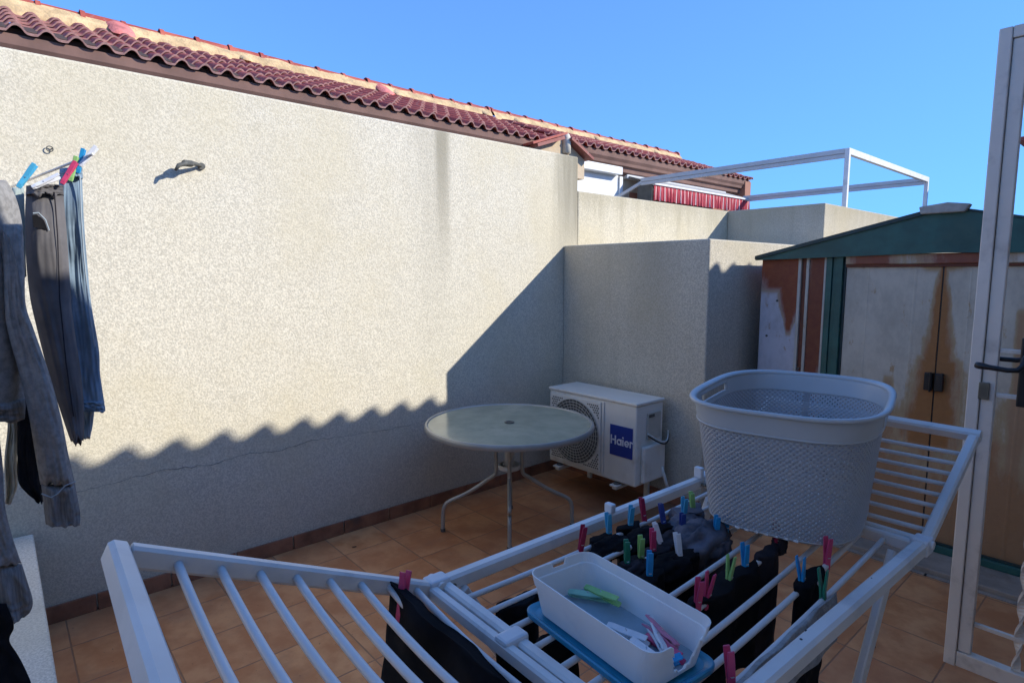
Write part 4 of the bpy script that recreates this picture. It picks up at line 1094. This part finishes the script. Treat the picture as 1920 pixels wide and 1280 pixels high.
# black garment on the left wing
u = -.115
def WP(v, dz, uo=0): return P(u + uo, v, zl(u) - .012 + dz)
rows = [(WP(.015, .012), WP(.34, .012)), (WP(.012, .0), WP(.345, .0)), (WP(.0, -.12, -.01), WP(.35, -.12, -.01)), (WP(-.01, -.25, -.02), WP(.35, -.25, -.02)), (WP(-.015, -.42, -.02), WP(.35, -.42, -.02))]
tag(cloth('black_jumper', rows, .018, 'black', None, 31, .007, 2, nr=ru), 'large black garment draped over the left wing of the drying rack', 'clothing')
p = P(-.118, .050, zl(-.115) - .055)
peg('pink', p, Vector((-.12, .25, 1)), rv + ru * .4, 'large pink peg holding the black garment on the left wing', 'clothes pegs on the drying rack').scale = (1.15, 1.15, 1.15)

# ------------------------------------------------------------------ washing at the left
rl = thing('drying_rail', (-2.4, .15, 0), 'thin white clothes line arm carrying the washing at the left edge', 'clothes line')
ra, rb_ = Vector((XW, .06, 1.945)), Vector((-2.04, .238, 1.93))
MB().tube([ra, rb_], .004, 8).build('line_rod', 'white', rl, smooth=True)
MB().cyl((XW - .01, .06, 1.945), (XW + .012, .061, 1.945), .02, 12).build('wall_mount', 'white', rl)
MB().tube([(-2.0, -.4, 1.90), (-1.93, .03, 1.90)], .004, 8).build('line_rod', 'white', rl, smooth=True)
def px_rows(lst, x): return [(atx(a, y, x), atx(c_, y, x)) for (y, a, c_) in lst]
XN = Vector((1, 0, 0))
g = thing('blue_jeans', tuple(atx(150, 320, -2.2)), 'blue denim jeans, rightmost of the washing at the left edge', 'jeans')
cloth('leg', px_rows([(318, 112, 153), (400, 108, 156), (472, 110, 161), (572, 118, 171), (650, 125, 184), (700, 130, 187), (740, 132, 193), (768, 134, 196)], -2.2), .075, 'denim2', g, 41, .014, .8, nr=XN)
cloth('leg', px_rows([(560, 122, 152), (640, 126, 170), (720, 130, 178), (780, 138, 176), (822, 148, 170)], -2.24), .05, 'denim2', g, 42, .014, .9, nr=XN)
MB().tube([atx(a, y, -2.155) for a, y in ((150, 330), (152, 400), (157, 475), (166, 572), (178, 650))], .0022, 5).build('seam', 'stitch', g)
cloth('waistband', px_rows([(316, 112, 154), (324, 111, 154), (336, 110, 155)], -2.195), .085, 'denim2', g, 41, .014, .8, nr=XN)
cloth('hem', px_rows([(748, 133, 194), (760, 134, 196), (769, 134, 197)], -2.195), .082, 'denim2', g, 41, .014, .8, nr=XN)
g = thing('dark_jeans', tuple(atx(85, 350, -2.12)), 'faded black denim jeans hanging between the sweatshirt and the blue jeans', 'jeans')
cloth('leg', px_rows([(350, 50, 118), (400, 47, 122), (472, 48, 128), (540, 54, 132), (590, 63, 136), (700, 91, 152), (760, 110, 157), (800, 123, 158), (828, 133, 157)], -2.1), .085, 'denim1', g, 43, .012, .9, nr=XN)
cloth('waistband', px_rows([(348, 49, 119), (356, 49, 119), (368, 48, 120)], -2.095), .092, 'denim1', g, 43, .012, .9, nr=XN)
MB().prism([atx(a, y, -2.055) for a, y in ((60, 404), (68, 402), (82, 414), (88, 431), (63, 426))], (.002, 0, 0)).build('pocket', 'black', g)
MB().tube([atx(a, y, -2.052) for a, y in ((62, 400), (72, 399), (85, 412), (92, 432))], .0018, 5).build('zip', 'stitch', g)
MB().tube([atx(a, y, -2.052) for a, y in ((102, 360), (108, 440), (112, 560), (124, 680), (138, 780))], .0016, 5).build('seam', 'charcoal', g)
g = tag(cloth('green_shirt', px_rows([(352, 22, 45), (420, 25, 47), (480, 28, 48), (520, 32, 50)], -2.16), .02, 'tee', None, 44, .006, 1, nr=XN), 'pale green shirt sliver between the sweatshirt and the dark jeans', 'shirt')
g = tag(cloth('black_trousers', px_rows([(700, 30, 80), (780, 32, 72), (850, 32, 74), (900, 34, 78), (925, 52, 80), (940, 72, 81)], -2.12), .03, 'black', None, 45, .008, 1.5, nr=XN), 'black trouser leg hanging behind the sweatshirt sleeve', 'trousers')
g = tag(cloth('cream_cloth', px_rows([(740, 12, 38), (800, 14, 36), (860, 8, 32), (910, 10, 33), (944, 10, 20)], -2.17), .02, 'cream', None, 46, .010, 1.5, nr=XN), 'cream cotton piece showing between the sweatshirt and its sleeve', 'clothing')
g = thing('grey_sweatshirt', tuple(atx(10, 340, -1.9)), 'grey marl sweatshirt with long hanging sleeves at the left edge', 'sweatshirt')
cloth('body', px_rows([(338, -110, 12), (370, -130, 30), (420, -140, 42), (500, -145, 46), (600, -150, 44), (680, -150, 50), (740, -150, 48), (782, -148, 44)], -1.93), .10, 'sweat', g, 47, .022, 1.4, nr=XN)
cloth('hem', px_rows([(748, -151, 47), (765, -150, 48), (786, -148, 46)], -1.925), .10, 'cuff', g, 53, .016, 1.2, nr=XN)
cloth('sleeve', px_rows([(420, 0, 42), (500, 5, 46), (570, 8, 48), (620, 14, 64), (700, 36, 92), (780, 54, 114), (850, 66, 128), (910, 76, 142)], -1.88), .07, 'sweat', g, 48, .014, .9, nr=XN)
cloth('cuff', px_rows([(908, 77, 141), (930, 80, 145), (960, 83, 150), (984, 86, 149)], -1.88), .055, 'cuff', g, 49, .010, 2, nr=XN)
MB().tube([atx(a, y, -1.835) for a, y in ((4, 430), (20, 452), (32, 500), (40, 560))], .0022, 5).build('seam', 'cuff', g)
MB().tube([atx(a, y, -1.845) for a, y in ((78, 925), (96, 932), (108, 925), (122, 910), (142, 902))], .0018, 5).build('seam', 'stitch', g)
cloth('sleeve', px_rows([(760, -60, -10), (860, -50, 4), (950, -40, 10), (1017, -36, 27), (1058, -34, 41)], -1.84), .07, 'sweat', g, 50, .014, .9, nr=XN)
cloth('cuff', px_rows([(1056, -34, 41), (1090, -30, 52), (1121, -28, 61), (1142, -20, 58), (1158, 0, 44)], -1.84), .055, 'cuff', g, 51, .010, 2, nr=XN)
g = tag(cloth('black_shirt', px_rows([(1130, -90, 12), (1172, -90, 26), (1200, -90, 18), (1240, -90, 42), (1290, -90, 62), (1360, -90, 70)], -1.80), .04, 'black', None, 52, .012, 2, nr=XN), 'black garment hanging lowest at the bottom left corner', 'clothing')
LG = 'pegs on the washing at the left'
def pegpx(col, a, c_, x, label):
    p = atx(*a, x); q = atx(*c_, x); return peg(col, p, q - p, XN * .3 + Vector((0, 1, .2)), label, LG)
pegpx('sky blue', (34, 352), (56, 322), -1.95, 'light blue peg on the shoulder of the grey sweatshirt')
pegpx('white', (60, 352), (100, 335), -2.04, 'white peg lying along the top of the dark jeans')
pegpx('pink', (116, 345), (132, 320), -2.04, 'red pink peg at the right corner of the dark jeans')
pegpx('light green', (132, 340), (139, 312), -2.09, 'lime green peg between the dark and the blue jeans')
pegpx('blue', (146, 325), (152, 300), -2.12, 'blue peg at the top of the blue jeans')
pegpx('white', (150, 312), (174, 284), -2.08, 'white peg at the tip of the washing, right of the blue jeans')

# ------------------------------------------------------------------ white glazed door leaf
DY = 2.42
dr_ = thing('white_door', (-.0, DY, .24), 'tall white metal door leaf standing open at the right edge', 'door')
def dv(x, z, y=DY): return (x, y, z)
b = MB()
DX0 = -.452; DX1 = .43
MB().box((DX0, DY, .242), (DX0 + .034, DY + .04, 2.357)).build('outer_stile', 'doorwhite', dr_, bevel=.003)
MB().box((DX0 + .036, DY + .008, .300), (DX0 + .072, DY + .036, 2.32)).build('inner_stile', 'doorwhite', dr_, bevel=.003)
MB().box((DX0 + .0345, DY + .003, .244), (DX1, DY + .04, .298)).build('bottom_rail', 'doorwhite', dr_, bevel=.003)
MB().box((DX0 + .0345, DY + .003, 2.322), (DX1, DY + .04, 2.358)).build('top_rail', 'doorwhite', dr_, bevel=.003)
MB().box((DX0 + .073, DY + .008, 2.285), (DX1 - .07, DY + .036, 2.32)).build('inner_top_rail', 'doorwhite', dr_, bevel=.003)
MB().box((DX1 - .034, DY, .30), (DX1, DY + .04, 2.32)).build('outer_stile', 'doorwhite', dr_, bevel=.003)
for z_ in (2.150, 1.352, 1.206, .408): MB().box((DX0 + .0725, DY + .016, z_ - .007), (DX1 - .035, DY + .03, z_ + .007)).build('cross_bar', 'doorwhite', dr_, bevel=.002)
b = MB(); n = 160; vs = []
for i in range(n + 1):       # twisted flat bar
    z_ = .30 + 1.98 * i / n; a = i * .35 if (.30 < z_ < .80 or 1.4 < z_ < 1.9) else 0
    w_ = .012
    for s_, t_ in ((-1, -.3), (1, -.3), (1, .3), (-1, .3)):
        vs.append((-.262 + w_ * (s_ * math.cos(a) - t_ * math.sin(a)), DY + .022 + w_ * (s_ * math.sin(a) + t_ * math.cos(a)), z_))
b.add(vs, [(i*4+k, i*4+(k+1) % 4, (i+1)*4+(k+1) % 4, (i+1)*4+k) for i in range(n) for k in range(4)]); b.build('twisted_bar', 'doorwhite', dr_)
hd = MB().tube([(-.424, DY - .052, 1.308), (-.415, DY - .056, 1.307), (-.39, DY - .055, 1.304), (-.345, DY - .055, 1.300), (-.322, DY - .05, 1.302), (-.31, DY - .045, 1.315), (-.308, DY - .03, 1.335), (-.308, DY + .02, 1.345)], [.010, .0115, .0085, .008, .0085, .0095, .010, .010], 10).build('handle', 'blackmetal', dr_, smooth=True)
MB().tube([(-.424, DY + .085, 1.315), (-.39, DY + .088, 1.318), (-.345, DY + .088, 1.318), (-.32, DY + .085, 1.325), (-.308, DY + .06, 1.345), (-.308, DY + .03, 1.345)], .008, 10).build('handle', 'blackmetal', dr_, smooth=True)
MB().box((-.325, DY - .004, 1.18), (-.292, DY + .0075, 1.40)).build('handle_plate', 'blackmetal', dr_, bevel=.004)
MB().box((DX0 + .030, DY - .003, 1.190), (DX0 + .058, DY + .0075, 1.246)).build('strike_plate', 'brass', dr_, bevel=.002)

# ------------------------------------------------------------------ light, sky, camera
SUN = Vector((.659, .594, .461)).normalized()
el = math.asin(SUN.z); az = math.atan2(SUN.x, SUN.y)
W = bpy.data.worlds.new('World'); S.world = W; W.use_nodes = True
nt = W.node_tree; nt.nodes.clear()
sky = nt.nodes.new('ShaderNodeTexSky'); sky.sky_type = 'NISHITA'; sky.sun_disc = False
sky.sun_elevation = el; sky.sun_rotation = az; sky.altitude = 100; sky.air_density = 1.0; sky.dust_density = .08; sky.ozone_density = 3.0
bg = nt.nodes.new('ShaderNodeBackground'); bg.inputs[1].default_value = .15
wo = nt.nodes.new('ShaderNodeOutputWorld'); hs = nt.nodes.new('ShaderNodeHueSaturation'); hs.inputs['Saturation'].default_value = 1.1; hs.inputs['Hue'].default_value = .503; nt.links.new(sky.outputs[0], hs.inputs['Color']); 
def vm(op, a, b_):
    x = nt.nodes.new('ShaderNodeVectorMath'); x.operation = op
    for i_, v_ in enumerate((a, b_)):
        if isinstance(v_, bpy.types.NodeSocket): nt.links.new(v_, x.inputs[i_])
        else: x.inputs[i_].default_value = v_
    return x.outputs[0]
soft = vm('DIVIDE', hs.outputs[0], vm('ADD', vm('DIVIDE', hs.outputs[0], (.62, 2.1, 8)), (1, 1, 1)))   # soft shoulder: the glow near the sun stays blue
nt.links.new(soft, bg.inputs[0]); nt.links.new(bg.outputs[0], wo.inputs[0])
ld = bpy.data.lights.new('sun', 'SUN'); ld.energy = 1.9; ld.angle = R(.55); ld.color = (1, .96, .87)
lo_ = bpy.data.objects.new('sun', ld); C.objects.link(lo_); lo_.rotation_euler = SUN.to_track_quat('Z', 'Y').to_euler()
cd = bpy.data.cameras.new('camera'); co = bpy.data.objects.new('camera', cd); C.objects.link(co)
co.location = CAM; co.rotation_euler = (PI/2 - PITCH, 0, YAW); cd.sensor_width = 36; cd.lens = FPX / 1920 * 36; cd.clip_start = .02; cd.clip_end = 2000
S.camera = co
S.view_settings.view_transform = 'Standard'; S.view_settings.look = 'None'; S.view_settings.exposure = 1.55; S.view_settings.gamma = 1
